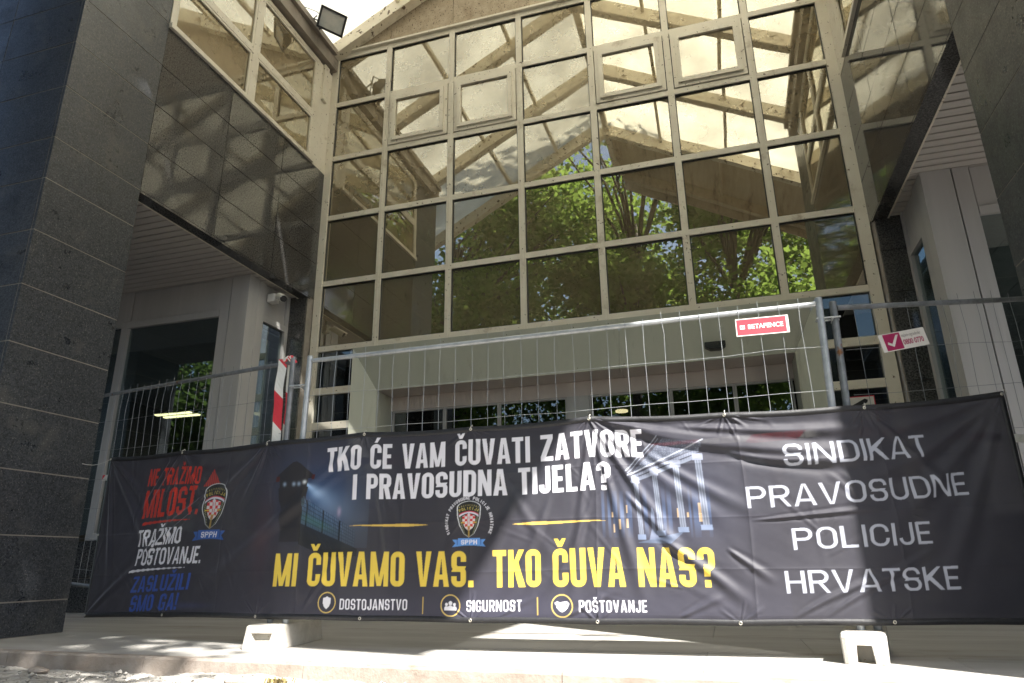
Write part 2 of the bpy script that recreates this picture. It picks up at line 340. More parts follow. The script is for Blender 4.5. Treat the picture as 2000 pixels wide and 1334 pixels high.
def wing(side):
    s = side                                   # -1 left of the forecourt, +1 right of it
    Xf = XL if s < 0 else XR; out = -s         # face looks towards the forecourt
    lab = ('dark granite wall with pillar and slatted soffit on the left of the entrance' if s < 0 else
           'dark granite wall with pillar and slatted soffit on the right of the entrance')
    root = thing('granite_wing', (Xf+s*1.5, PY1, 0), lab, 'wall', None)
    Xo = Xf+s*7.0
    X0, X1 = min(Xf, Xo), max(Xf, Xo)
    lim = lambda a, b: (min(a, b), max(a, b))
    low = [z for z in JZ if z <= 4.3]; up = [z for z in JZ if z >= 4.2]
    # pillar: core and cladding on the side, front and back
    mb = MB(); a, b = lim(Xf+s*0.004, Xf+s*1.8); mb.box(a, b, PY0+0.004, PY1-0.004, 0, 8.55, 1)
    clad_x(mb, Xf, out, [PY0-0.004, PY1+0.004], JZ, mi=0)
    fx = sorted([Xf+s*0.033, Xf+s*0.92, Xf+s*1.8]); clad_y(mb, PY0, fx, JZ, mi=0); clad_y(mb, PY1-0.03, fx, JZ, mi=0); clad_x(mb, Xf+s*1.83, -out, [PY0, PY1], low, mi=0)
    mb.build('pillar', [M['granr'], M['joint']], root)
    a, b = lim(Xf+s*4.3, Xf+s*6.2) if s < 0 else (8.2, 8.9)
    mb = MB(); mb.box(a+0.007, b-0.007, PY0+0.007, PY1-0.007, 0, 4.3, 1); clad_x(mb, a, -1, [PY0, PY1], low); clad_x(mb, b, 1, [PY0, PY1], low)
    clad_y(mb, PY0, [a, (a+b)/2, b], low); clad_y(mb, PY1-0.03, [a, (a+b)/2, b], low)
    mb.build('pillar', [M['granr'], M['joint']], root)
    mb = MB(); a, b = lim(Xf+s*1.84, Xf+s*7); fx = [a+(b-a)*k/5 for k in range(6)]; mb.box(a, b, PY0+0.012, PY1-0.1, ZB+0.01, 8.5, 1); clad_y(mb, PY0, fx, up)
    mb.build('front_beam', [M['gran'], M['joint']], root)
    # side wall above the beam (lower band all along, window above)
    mb = MB(); a, b = lim(Xf+s*0.012, Xf+s*0.17); mb.box(a, b, PY1+0.001, YF+0.2, ZB+0.003, 6.31, 1)
    clad_x(mb, Xf, out, [PY1, 5.95, 7.05, YF-0.004], [z for z in JZ if 4.2 <= z <= 6.36], mi=0)
    # polished underside strip of the beam
    a, b = lim(Xf+s*0.002, Xf+s*0.165)
    for c, d in ((PY1, 5.95), (5.95, 7.05), (7.05, YF-0.15)): mb.box(a, b, c+0.002, d-0.002, ZB-0.022, ZB+0.001, 0)
    mb.build('side_wall', [M['gran'], M['joint']], root)
    # soffit slats
    mb = MB(); a, b = lim(Xf+s*0.172, Xo)
    y = PY1+0.0
    while y < YF:
        t_ = random.uniform(0.006, 0.010); mb.box(a, b, y+0.006, y+0.114, ZB-0.004, ZB+0.02, 0, lambda p: (p[0], p[1], p[2]-t_*(1-(p[1]-y)/0.12))); y += 0.12
    mb.box(a, b, PY1-0.02, YF+0.1, ZB+0.022, ZB+0.1, 1)
    mb.build('soffit', [M['soffit'], M['dark']], root)
    mb = MB(); a, b = lim(Xf+s*0.155, Xf+s*0.172); mb.box(a, b, PY1+0.01, YF-0.16, ZB-0.03, ZB-0.024); mb.build('edge_trim', M['frame'], root)
    # return strip of granite beside the curtain wall
    mb = MB(); a, b = lim(Xf+s*0.02, Xf+s*0.38); clad_y(mb, 7.93, [a, b], low, mi=0); mb.box(a, b, 7.963, YF+0.1, 0, ZB, 1)
    mb.build('return_wall', [M['gran'], M['joint']], root)
    # roof slab of the wing
    mb = MB(); a, b = lim(Xf+s*0.25, Xf+s*7); mb.box(a, b, PY0+0.04, 14, 8.2, 8.5); mb.build('roof', M['eave'], root)
    # clerestory window in the side wall
    wn = MB(); fr = lambda y0, y1, z0, z1, d=0.0: wn.box(*lim(Xf-s*(0.012+d), Xf+s*0.08), y0, y1, z0, z1)
    fr(PY1, 7.72, 6.30, 6.36, 0.03); fr(PY1, PY1+0.06, 6.363, 8.15); fr(6.20, 6.31, 6.363, 8.15); fr(7.64, 7.72, 6.363, 8.15)
    fr(PY1+0.063, 6.197, 7.07, 7.15); fr(6.313, 7.637, 7.07, 7.15); fr(PY1+0.063, 6.197, 8.08, 8.15); fr(6.313, 7.637, 8.08, 8.15)
    wo = wn.build('window', M['frame'], root)
    for (y0, y1) in ((PY1+0.06, 6.2), (6.31, 7.64)):
        for (z0, z1) in ((6.36, 7.07), (7.15, 8.08)):
            t = random.gauss(0, 0.002); p = MB(); p.box(*lim(Xf+s*0.02, Xf+s*0.028), y0-0.01, y1+0.01, z0-0.01, z1+0.01, 0, lambda q: (q[0]+t*(q[1]-y0), q[1], q[2]))
            p.build('pane', M['glassF'], wo)
    # sash rims
    g = MB()
    for (y0, y1) in ((PY1+0.06, 6.2), (6.31, 7.64)):
        for (z0, z1) in ((6.36, 7.07), (7.15, 8.08)):
            for q in ((y0+.001, y0+0.035, z0+.001, z1-.001), (y1-0.035, y1-.001, z0+.001, z1-.001), (y0+0.036, y1-0.036, z0+.001, z0+0.035), (y0+0.036, y1-0.036, z1-0.035, z1-.001)):
                g.box(*lim(Xf-s*0.006, Xf+s*0.015), *q)
    g.build('sash', M['frame'], wo)
    # corner casing next to the curtain wall
    mb = MB(); mb.box(*lim(Xf-s*0.006, Xf+s*0.1), 7.723, YF-0.07, 6.30, 8.15); mb.box(*lim(Xf-s*0.05, Xf+s*0.1), 7.80, 7.93, 7.5, 8.149)
    mb.build('corner_casing', M['frame'], root)
    # wall behind the window so that no light leaks
    mb = MB(); a, b = lim(Xf+s*0.12, Xf+s*0.16); mb.box(a, b, PY1, YF+0.2, 6.32, 8.2); mb.build('back_wall', M['dark'], root)
    return root
wing(-1); wing(1)

# ------------------------------------------------------------------ glazed bays under the soffits
def bay(s):
    Xf = XL if s < 0 else XR
    Xc = Xf+s*0.27
    P = lambda d: Xc+s*d
    lim = lambda a, b: (min(a, b), max(a, b))
    root = thing('window_bay', (P(1), YB, 0), 'glazed office bay with grey metal corner column behind the left fence panel' if s < 0 else
                 'glazed office bay with pale metal corner column at the right edge', 'window bay')
    m = M['silver']
    mb = MB(); mb.box(*lim(P(0), P(0.275)), YB, YB+0.2, 0.85, ZB-0.008); mb.box(*lim(P(0.004), P(0.14)), YB+0.212, YB+0.36, 0.85, ZB-0.008); mb.box(*lim(P(0.02), P(0.12)), YB+0.2005, YB+0.2115, 0.85, ZB-0.01)
    mb.build('corner_column', m, root, bevel=0.004)
    mb = MB(); mb.box(*lim(P(0.290), P(0.434)), YB+0.012, YB+0.15, 0.85, ZB-0.012); mb.build('column_strip', m, root)
    mb = MB(); mb.box(*lim(P(0.2755), P(0.2895)), YB+0.035, YB+0.1, 0.85, ZB-0.01); mb.box(*lim(P(0.4345), P(2.1)), YB+0.085, YB+0.1, 3.765, ZB-0.003); mb.build('shadow_gap', M['rubber'], root)
    Xe = P(2.05)
    mb = MB(); mb.box(*lim(P(0.447), P(1.915)), YB+0.032, YB+0.08, 3.774, ZB-0.016); mb.box(*lim(P(1.929), Xe), YB+0.022, YB+0.08, 3.774, ZB-0.012); mb.build('header_panel', m, root)
    w_ = MB(); w_.box(*lim(P(0.441), Xe), YB+0.01, YB+0.1, 3.67, 3.762); w_.box(*lim(P(0.441), Xe), YB+0.01, YB+0.1, 0.85, 0.93)
    w_.box(*lim(P(1.93), Xe), YB+0.012, YB+0.1, 0.932, 3.668)
    wo = w_.build('window', m, root)
    p = MB(); p.box(*lim(P(0.43), P(1.95)), YB+0.05, YB+0.058, 0.92, 3.69); p.build('pane', M['glassC'], wo)
    # far pane beyond the mullion
    mb = MB(); mb.box(*lim(Xe+s*0.001, P(3.2)), YB+0.05, YB+0.058, 0.92, 3.69); mb.build('pane', M['glassC'], wo)
    mb = MB(); mb.box(*lim(Xe+s*0.001, P(3.2)), YB+0.03, YB+0.08, 3.70, ZB-0.008); mb.build('header_panel', m, root)
    # side window facing the forecourt
    w_ = MB(); w_.box(*lim(P(0.01), P(0.09)), YB+0.361, 7.925, 3.67, 3.76); w_.box(*lim(P(0.01), P(0.09)), 7.85, 7.925, 0.85, 3.668); w_.box(*lim(P(0.01), P(0.09)), YB+0.361, 7.849, 0.85, 0.93)
    wo = w_.build('window', m, root)
    p = MB(); p.box(*lim(P(0.045), P(0.053)), YB+0.35, 7.86, 0.92, 3.68); p.build('pane', M['glassC'], wo)
    mb = MB(); mb.box(*lim(P(0.03), P(0.08)), YB+0.372, 7.84, 3.774, ZB-0.016); mb.box(*lim(P(0.012), P(0.08)), 7.852, 7.925, 3.763, ZB-0.010); mb.build('header_panel', m, root)
    # curtain behind the side glass
    if s < 0:
        mb = MB(); n = 24
        for k in range(n):
            y0 = YB+0.45+k*0.012; mb.add([(P(0.16)+0.012*(k % 2), y0, 0.9), (P(0.16)+0.012*((k+1) % 2), y0+0.012, 0.9), (P(0.16)+0.012*((k+1) % 2), y0+0.012, 3.5), (P(0.16)+0.012*(k % 2), y0, 3.5)], [(0,1,2,3)])
        mb.build('blind', M['white'], root)
    # plinth
    mb = MB(); xs = sorted([P(0.0), P(1.1), P(2.2), P(3.2)]); clad_y(mb, YB+0.02, xs, [0.0, 0.4, 0.845], mi=0); mb.box(*lim(P(0.034), P(3.2)), YB+0.053, 7.92, 0, 0.84, 1)
    clad_x(mb, P(0.0), -s, [YB+0.05, 7.92], [0.0, 0.4, 0.845], mi=0)
    mb.build('plinth', [M['gran'], M['joint']], root)
    # room behind
    mb = MB(); a, b = lim(P(0.3), P(5.5)); x0, x1 = a, b
    mb.add([(x0,12.5,0),(x1,12.5,0),(x1,12.5,4.1),(x0,12.5,4.1)], [(0,1,2,3)], 0)
    for xx in (P(0.5) if s > 0 else P(5.5), P(5.5) if s > 0 else P(0.5)): mb.add([(xx,YF+0.3,0),(xx,12.5,0),(xx,12.5,4.1),(xx,YF+0.3,4.1)], [(0,1,2,3)], 0)
    mb.add([(x0,YB+0.2,0.01),(x1,YB+0.2,0.01),(x1,12.5,0.01),(x0,12.5,0.01)], [(0,1,2,3)], 0)
    mb.build('room', M['room'], root)
    mb = MB(); y = YB+0.15
    while y < 12.4:
        xx = x0
        while xx < x1: mb.box(xx+0.006, min(xx+0.594, x1), y+0.006, y+0.594, 3.70, 3.72, 0); xx += 0.6
        y += 0.6
    mb.box(x0, x1, YB+0.12, 12.5, 3.73, 3.80, 1)
    mb.build('ceiling', [M['ceil'], M['dark']], root)
    return root
bl = bay(-1); br = bay(1)
# lit ceiling fitting in the left office
t = thing('ceiling_light', (-9.8, 10.4, 3.3), 'lit twin tube ceiling light glowing inside the left office window', 'ceiling light')
mb = MB(); mb.box(-10.25, -9.35, 10.25, 10.62, 3.30, 3.35); mb.build('housing', M['dark'], t)
mb = MB(); mb.box(-10.2, -9.4, 10.28, 10.36, 3.275, 3.298); mb.build('tube', M['lamp'], t)
mb = MB(); mb.box(-10.2, -9.4, 10.50, 10.58, 3.275, 3.298); mb.build('tube', M['lamp'], t)

# ------------------------------------------------------------------ curtain wall
cw = thing('glass_facade', (XC, YF, 0), 'tall bronze mirror glass wall with beige metal grid above the entrance', 'glass wall')
fd = 0.055
xe = [XL+0.0, *XM, XR]
def mull(x, wd, z0, z1, y0=YF-fd, y1=YF+0.06):
    mb = MB(); mb.box(x-wd/2, x+wd/2, y0, y1, z0, z1); mb.box(x-0.008, x+0.008, y0-0.006, y0-0.0005, z0, z1)
    return mb.build('mullion', M['frame'], cw)
for x in XM: mull(x, 0.085, ZR[0]-0.041, ZR[-1]+0.040)
mb = MB(); mb.box(XL+0.0, XL+0.11, YF-fd-0.01, YF+0.06, 0.0, ZR[-1]); mb.build('edge_post', M['frame'], cw)
mb = MB(); mb.box(XR-0.13, XR-0.0, YF-fd-0.01, YF+0.06, 0.0, ZR[-1]); mb.build('edge_post', M['frame'], cw)
cols = list(zip([XL+0.07]+XM, XM+[XR-0.09]))
XI = [(XL+0.1105, XM[0]-0.043)] + [(a+0.043, b-0.043) for a, b in zip(XM, XM[1:])] + [(XM[-1]+0.043, XR-0.1305)]
for k, z in enumerate(ZR):
    for a, b in XI:
        mb = MB(); mb.box(a, b, YF-fd+0.006, YF+0.055, z-0.04, z+0.04); mb.build('transom', M['frame'], cw)
mb = MB(); mb.box(XL, XR, YF-fd-0.05, YF+0.05, ZR[-1]+0.041, ZR[-1]+0.075); mb.build('head_rail', M['frame'], cw)
VENT = {(1, 3), (2, 3), (4, 3), (5, 3)}
for i, (a, b) in enumerate(XI):
    for j in range(5):
        z0, z1 = ZR[j]+0.04, ZR[j+1]-0.04
        tx, tz = random.gauss(0, 0.0045), random.gauss(0, 0.0045); xm, zm = (a+b)/2, (z0+z1)/2
        f = lambda p: (p[0], p[1]+tx*(p[0]-xm)+tz*(p[2]-zm), p[2])
        if (i, j) in VENT:
            mb = MB(); th = 0.075; y0, y1 = YF-0.095, YF-0.01
            A, B, Cc, D = a+0.012, b-0.012, z0+0.012, z1-0.012
            for (o, t_, ya, yb) in ((0.0, 0.055, y0+0.03, y1), (0.0555, 0.06, y0, y1-0.01)):
                mb.box(A+o, A+o+t_, ya, yb, Cc+o, D-o); mb.box(B-o-t_, B-o, ya, yb, Cc+o, D-o)
                mb.box(A+o+t_+0.0005, B-o-t_-0.0005, ya, yb, Cc+o, Cc+o+t_); mb.box(A+o+t_+0.0005, B-o-t_-0.0005, ya, yb, D-o-t_, D-o)
            vo = mb.build('vent_window', M['frame'], cw)
            p = MB(); p.box(A+0.10, B-0.10, YF-0.06, YF-0.052, Cc+0.10, D-0.10, 0, f); p.build('pane', M['glassF'], vo)
        else:
            p = MB(); p.box(a-0.01, b+0.01, YF-0.012, YF-0.004, z0-0.01, z1+0.01, 0, f); p.build('pane', M['glassL'] if j <= 1 else M['glassF'], cw)
            g = MB()
            for q in ((a+.0005, a+0.012, z0+.0005, z1-.0005), (b-0.012, b-.0005, z0+.0005, z1-.0005), (a+0.0125, b-0.0125, z0+.0005, z0+0.012), (a+0.0125, b-0.0125, z1-0.016, z1-.0005)): g.box(q[0], q[1], YF-0.03, YF-0.008, q[2], q[3])
            g.build('gasket', M['rubber'], cw)
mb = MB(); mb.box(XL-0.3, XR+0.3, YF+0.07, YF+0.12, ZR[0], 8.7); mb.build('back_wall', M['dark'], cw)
# narrow side lights left and right of the entrance portal
for (a, b) in ((XL+0.1105, -4.74), (1.27, XR-0.1305)):
    for z in (2.82, 2.33, 1.2, 0.1):
        mb = MB(); mb.box(a, b, YF-fd+0.006, YF+0.055, z-0.05, z+0.05); mb.build('transom', M['frame'], cw)
    for z0, z1 in ((2.87, 3.40), (2.38, 2.77), (1.25, 2.28), (0.15, 1.15)):
        t1, t2 = random.gauss(0, 0.002), random.gauss(0, 0.002)
        p = MB(); p.box(a-0.01, b+0.01, YF-0.012, YF-0.004, z0-0.01, z1+0.01, 0, lambda q: (q[0], q[1]+t1*(q[0]-a)+t2*(q[2]-z0), q[2])); p.build('pane', M['glassD'], cw)

# brown stone gable above the head rail
sg = thing('stone_gable', (XC, YF, ZR[-1]), 'brown speckled stone gable above the glass wall under the canopy', 'wall')
ztop = lambda x: 8.62+SL*(XC-XL) - SL*abs(x-XC)
mb = MB(); xs = [XL]+XM[:3]+[XC]+XM[3:]+[XR]
for a, b in zip(xs, xs[1:]):
    za, zb = ztop(a)-0.003, ztop(b)-0.003; lev = 9.35
    def slab(poly): mb.prism(poly, 'y', YF-0.02, YF+0.03, 0)
    a2, b2 = a+0.004, b-0.004
    z0 = ZR[-1]+0.08
    zc = lambda x, cap: min(ztop(x), cap)
    # lower course, clipped by the slope
    pts = [(a2, z0), (b2, z0)]
    top = []
    N = 8
    for k in range(N+1):
        x = b2+(a2-b2)*k/N; top.append((x, max(z0+0.002, zc(x, lev-0.004))))
    slab(pts+top)
    up = [(x, z) for x, z in [(a2+(b2-a2)*k/N, ztop(a2+(b2-a2)*k/N)) for k in range(N+1)] if z > lev+0.006]
    if len(up) >= 2: slab([(up[-1][0], lev+0.004), *up[::-1], (up[0][0], lev+0.004)])
mb.build('slabs', [M['stone']], sg)
mb = MB(); mb.prism([(XL-0.3, 8.5), (XR+0.3, 8.5), (XR+0.3, 8.4), (XC, ztop(XC)), (XL-0.3, 8.4)], 'y', YF+0.035, YF+0.09); mb.build('backing', M['joint'], sg)

# ------------------------------------------------------------------ canopy roof
cp = thing('canopy_roof', (XC, YF, 8.6), 'translucent gabled canopy roof with steel rafters over the entrance forecourt', 'canopy')
ZP = lambda x: 10.66 - SL*abs(x-XC)          # underside of the panels
XE0, XE1 = XC-(3.41-XC), 3.41                # eaves of the wider front part, guessed for its shadow
YFR = -0.32  # front edge set by the shadow it throws on the banner
for s in (-1, 1):
    xe_in = XL-0.12 if s < 0 else XR+0.12
    for (y0, y1, xx) in ((3.86, YF+0.1, xe_in), (YFR, 3.855, XE0 if s < 0 else XE1)):
        n = max(1, round((y1-y0)/2))
        for k in range(n):
            a, b = y0+(y1-y0)*k/n, y0+(y1-y0)*(k+1)/n
            if s < 0 and b < 2.2: continue
            mb = MB(); mb.prism([(XC, ZP(XC)), (xx, ZP(xx)), (xx, ZP(xx)+0.02), (XC, ZP(XC)+0.02)] if s > 0 else [(xx, ZP(xx)), (XC, ZP(XC)), (XC, ZP(XC)+0.02), (xx, ZP(xx)+0.02)], 'y', a+0.012, b-0.012)
            mb.build('roof_panel', M['shadow_board'] if b < 2.2 else M['roof'], cp)  # opaque front panels stay only to keep their shadow
for y in (YF-0.14, 6.1, 4.1, 2.1, 0.0):
    wide = y < 3.9
    mb = MB()
    for s in ((-1, 1) if y > 1 else (1,)):
        xx = (XE0 if s < 0 else XE1) if wide else (XL+0.02 if s < 0 else XR-0.02)
        poly = [(XC, ZP(XC)-0.004), (xx, ZP(xx)-0.004), (xx, ZP(xx)-0.27), (XC, ZP(XC)-0.29)]
        mb.prism(poly, 'y', y-0.05, y+0.05)
        mb.prism([(XC, ZP(XC)-0.29), (xx, ZP(xx)-0.27), (xx, ZP(xx)-0.295), (XC, ZP(XC)-0.315)], 'y', y-0.085, y+0.085)
    mb.build('rafter', M['shadow_board'] if y < 1.0 else M['rafter'], cp)
for s in (1,):
    xx = XE0 if s < 0 else XE1
    mb = MB(); mb.prism([(XC, ZP(XC)-0.004), (xx, ZP(xx)-0.004), (xx, ZP(xx)-0.42), (XC, ZP(XC)-0.42)], 'y', YFR-0.03, YFR+0.01); mb.build('shadow_fascia', M['shadow_board'], cp)  # added below the roof edge to lower its shadow on the banner
for d in (1.25, 2.5):
    for s in (-1, 1):
        x = XC+s*d; segs = [(6.15, YF-0.19), (4.15, 6.05), (2.15, 4.05), (0.05, 2.05)]
        mb = MB()
        for a, b in (segs if s > 0 else segs[:3]): mb.box(x-0.03, x+0.03, a+0.003, b-0.003, ZP(x)-0.11, ZP(x)-0.02, 1 if a < 1 else 0)
        mb.build('purlin', [M['rafter'], M['shadow_board']], cp)
mb = MB()
for a, b in [(6.15, YF-0.19), (4.15, 6.05), (2.15, 4.05), (0.05, 2.05)]: mb.box(XC-0.06, XC+0.06, a+0.003, b-0.003, ZP(XC)-0.2, ZP(XC)-0.05)
mb.build('ridge_beam', M['rafter'], cp)
for s in (-1, 1):
    Xf = XL if s < 0 else XR
    mb = MB(); a, b = sorted((Xf-s*0.10, Xf+s*0.10)); mb.box(a, b, PY0, YF-0.075, 8.2, 8.42)
    a, b = sorted((Xf-s*0.16, Xf+s*0.10)); mb.box(a, b, PY0, YF-0.2, 8.423, 8.52)
    mb.build('eave_beam', M['eave'], cp)
    xx = XE0 if s < 0 else XE1
    mb = MB(); a, b = sorted((xx-s*0.16, xx)); mb.box(a, b, YFR if s > 0 else 1.8, 3.84, ZP(xx)-0.34, ZP(xx)-0.02); mb.build('eave_beam', M['eave'], cp)  # added front eave; the right one shapes the shadow on the banner
    # added columns out of view; the right one casts the banner's shadow edge
    pr = thing('added_column', ((3.06 if s > 0 else XC-(3.06-XC)), 2.15, 0), 'unseen dark granite column added under the canopy front, %s of the forecourt' % ('right' if s > 0 else 'left'), 'column')
    x0 = 3.06 if s > 0 else 2*XC-3.06-0.9
    mb = MB(); mb.box(x0+0.033, x0+0.867, 2.183, 3.07, 0, ZP(xx)-0.37, 1)
    clad_y(mb, 2.15, [x0, x0+0.9], [z for z in JZ if z < 7.5]); clad_y(mb, 3.07, [x0, x0+0.9], [z for z in JZ if z < 7.5])
    clad_x(mb, x0, -1, [2.15, 3.1], [z for z in JZ if z < 7.5]); clad_x(mb, x0+0.9, 1, [2.15, 3.1], [z for z in JZ if z < 7.5])
    mb.build('shaft', [M['granr'], M['joint']], pr)
    mb = MB(); mb.box(x0-0.02, x0+0.92, 2.13, 3.12, 0, 0.06); mb.build('base', M['gran'], pr)

# ------------------------------------------------------------------ entrance portal with doors
ep = thing('entrance_portal', (XC, YF, 0), 'wide splayed beige metal entrance portal with sliding glass doors', 'entrance')
xa, xb, za = -4.74, 1.27, 3.40      # outer opening
xc_, xd, zc_ = -4.42, 0.98, 2.80    # inner edge of the splay
ya, yb, yd = YF-0.06, YF+0.10, YF+0.58
sx = lambda x: x*1.0
mb = MB(); n = 4; 
cuts = [0, 0.62, 1.0]
for t0, t1 in zip(cuts, cuts[1:]):
    e = 0.0015
    X0, X1 = xa+(xb-xa)*t0, xa+(xb-xa)*t1; I0, I1 = xc_+(xd-xc_)*t0, xc_+(xd-xc_)*t1
    mb.add([(X0+e,ya,za),(X1-e,ya,za),(I1-e,yb,zc_),(I0+e,yb,zc_)], [(0,1,2,3)])
    mb.add([(X0,ya+0.01,za+0.03),(X1,ya+0.01,za+0.03),(X1,yb+0.3,za+0.03),(X0,yb+0.3,za+0.03)], [(0,1,2,3)])
mb.build('header', M['portal'], ep)
mb = MB(); mb.add([(xa,ya,za-0.002),(xc_,yb,zc_-0.001),(xc_,yb,0),(xa,ya,0)], [(0,1,2,3)]); mb.add([(xc_,yb,0),(xc_,yd,0),(xc_,yd,zc_),(xc_,yb,zc_)], [(0,1,2,3)]); mb.build('jamb', M['portal'], ep)
mb = MB(); mb.add([(xb,ya,za-0.002),(xd,yb,zc_-0.001),(xd,yb,0),(xb,ya,0)], [(0,1,2,3)]); mb.add([(xd,yb,0),(xd,yd,0),(xd,yd,zc_),(xd,yb,zc_)], [(0,1,2,3)]); mb.build('jamb', M['portal'], ep)
mb = MB()
for t0, t1 in zip(cuts, cuts[1:]):
    mb.add([(xc_+(xd-xc_)*t0+0.0015,yb,zc_),(xc_+(xd-xc_)*t1-0.0015,yb,zc_),(xc_+(xd-xc_)*t1-0.0015,yd+0.3,zc_),(xc_+(xd-xc_)*t0+0.0015,yd+0.3,zc_)], [(0,1,2,3)])
mb.build('soffit', M['pinksoffit'], ep)
mb = MB(); mb.box(xc_, xd, yd-0.03, yd+0.1, 2.60, 2.795); mb.build('door_head', M['pinksoffit'], ep)
edges = [(-4.40, -3.60), (-3.60, -2.80), (-2.80, -1.85), (-1.55, -0.50), (-0.50, 0.28), (0.28, 0.96)]
for a, b in edges:
    mb = MB(); y0, y1 = yd-0.02, yd+0.03
    mb.box(a+0.002, a+0.024, y0, y1, 0.01, 2.597); mb.box(b-0.024, b-0.002, y0, y1, 0.01, 2.597); mb.box(a+0.025, b-0.025, y0, y1, 0.01, 0.1); mb.box(a+0.025, b-0.025, y0, y1, 2.575, 2.597)
    do = mb.build('door', M['silver'], ep)
    t1 = random.gauss(0, 0.002)
    p = MB(); p.box(a+0.03, b-0.03, yd+0.002, yd+0.01, 0.09, 2.57, 0, lambda q: (q[0], q[1]+t1*(q[0]-a), q[2])); p.build('pane', M['glassD'], do)
mb = MB(); mb.box(-1.85, -1.55, yd-0.04, yd+0.08, 0, 2.598); mb.build('door_post', M['silver'], ep)
# sensor on the header
def onhead(x, v): # point on the splayed header face
    return Vector((x, ya+(yb-ya)*v, za+(zc_-za)*v))
mb = MB()
for x in (-4.3, -3.4, -2.5, -1.6, -1.15, -0.95, 0.1, 0.9):
    for v in (0.08, 0.92):
        p = onhead(xa+0.32*v+(x-xa)*(1-0.1*v), v); mb.tube([p+Vector((0, -0.003, 0)), p+Vector((0, 0.004, 0))], 0.006, 8)
mb.build('screws', M['rubber'], ep)
for (x0, x1, z0, z1, m_, lab) in ((-1.05, -0.72, 2.2, 2.5, 'signwhite', 'white notice hanging behind the door glass right of the post'), (-0.70, -0.62, 2.26, 2.52, 'red', 'narrow red notice hanging behind the door glass right of the post'), (-2.2, -1.95, 2.25, 2.36, 'lens', 'pale notice strip behind the door glass left of the post')):
    mb = MB(); mb.box(x0, x1, yd+0.32, yd+0.324, z0, z1); tag(mb.build('notice', M[m_]), lab, 'notice')
sn = thing('door_sensor', onhead(0.10, 0.72), 'small black motion sensor on the beige header above the doors', 'sensor')
mb = MB(); c = onhead(0.10, 0.76); 
mb.prism([(c.x-0.12, c.z+0.05), (c.x+0.12, c.z+0.05), (c.x+0.12, c.z-0.01), (c.x+0.06, c.z-0.045), (c.x-0.06, c.z-0.045), (c.x-0.12, c.z-0.01)], 'y', c.y-0.09, c.y+0.05); mb.build('casing', M['black'], sn, bevel=0.006)
mb = MB(); mb.box(c.x-0.05, c.x+0.05, c.y-0.095, c.y-0.09, c.z, c.z+0.02); mb.build('window', M['rubber'], sn)
# lobby behind the doors
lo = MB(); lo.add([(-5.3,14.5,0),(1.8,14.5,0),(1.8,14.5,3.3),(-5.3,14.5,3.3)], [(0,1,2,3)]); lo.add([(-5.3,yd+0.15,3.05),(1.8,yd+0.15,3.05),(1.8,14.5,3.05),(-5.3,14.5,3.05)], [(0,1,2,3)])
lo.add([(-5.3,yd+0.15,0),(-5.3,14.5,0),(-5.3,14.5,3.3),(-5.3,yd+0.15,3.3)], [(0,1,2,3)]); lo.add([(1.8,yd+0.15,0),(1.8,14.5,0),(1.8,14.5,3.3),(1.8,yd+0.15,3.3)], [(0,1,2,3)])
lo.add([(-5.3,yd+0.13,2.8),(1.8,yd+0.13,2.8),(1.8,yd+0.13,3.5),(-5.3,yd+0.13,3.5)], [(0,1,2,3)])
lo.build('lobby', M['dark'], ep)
DL = [(-3.95, 9.9, 'lit round downlight in the dark lobby left of the door post'), (-1.55, 11.9, 'lit round downlight in the dark lobby right of the door post'), (0.98, 10.4, 'lit round downlight in the lobby beside the right jamb')]
for x, y, lab in DL:
    mb = MB(); mb.tube([(x, y, 3.02), (x, y, 3.049)], 0.11, 20); tag(mb.build('downlight', M['lampw']), lab, 'ceiling light', 'lit downlights in the lobby')

# warning sticker with a camera pictogram
st = thing('warning_sticker', (1.54, YF-0.03, 2.1), 'white sticker with black camera pictogram and red border on the narrow glass', 'sticker')
yy = YF-0.016
mb = MB(); mb.box(1.40, 1.70, yy-0.004, yy, 1.92, 2.20); mb.build('border', M['red'], st)
mb = MB(); mb.box(1.41, 1.69, yy-0.006, yy-0.0042, 1.93, 2.19); mb.build('sheet', M['signwhite'], st)
mb = MB(); mb.prism([(1.46, 2.10), (1.49, 2.075), (1.62, 2.125), (1.63, 2.155), (1.60, 2.17)], 'y', yy-0.009, yy-0.0062); mb.prism([(1.44, 2.06), (1.50, 2.06), (1.50, 2.07), (1.44, 2.085)], 'y', yy-0.009, yy-0.0062)
mb.build('pictogram', M['black'], st)

# ------------------------------------------------------------------ floodlight on the eave beam
fl = thing('floodlight', (-5.28, 7.35, 8.42), 'black floodlight on the eave beam at the upper left corner', 'floodlight')
ctr = Vector((-5.0, 7.30, 8.44)); dirn = Vector((0.72, -0.52, -0.50)).normalized(); xx = Vector((0,0,1)).cross(dirn).normalized(); zz = dirn.cross(xx)
def fb(mb, u0, u1, v0, v1, w0, w1, tp=1.0):
    vs = []
    for wv, k in ((w0, tp), (w1, 1.0)):
        for (a, b) in ((u0, v0), (u1, v0), (u1, v1), (u0, v1)): vs.append(ctr + xx*a*k + zz*b*k + dirn*wv)
    mb.add(vs, [(0,3,2,1),(4,5,6,7),(0,1,5,4),(1,2,6,5),(2,3,7,6),(3,0,4,7)])
mb = MB(); fb(mb, -0.19, 0.19, -0.15, 0.15, -0.13, 0.02, 0.62); fb(mb, -0.05, 0.05, -0.05, 0.05, -0.17, -0.121); mb.build('housing', M['black'], fl, bevel=0.006)
mb = MB()
for q in ((-0.21, 0.21, 0.135, 0.165), (-0.21, 0.21, -0.165, -0.135), (-0.21, -0.18, -0.134, 0.134), (0.18, 0.21, -0.134, 0.134)): fb(mb, *q, 0.021, 0.045)
mb.build('bezel', M['black'], fl)
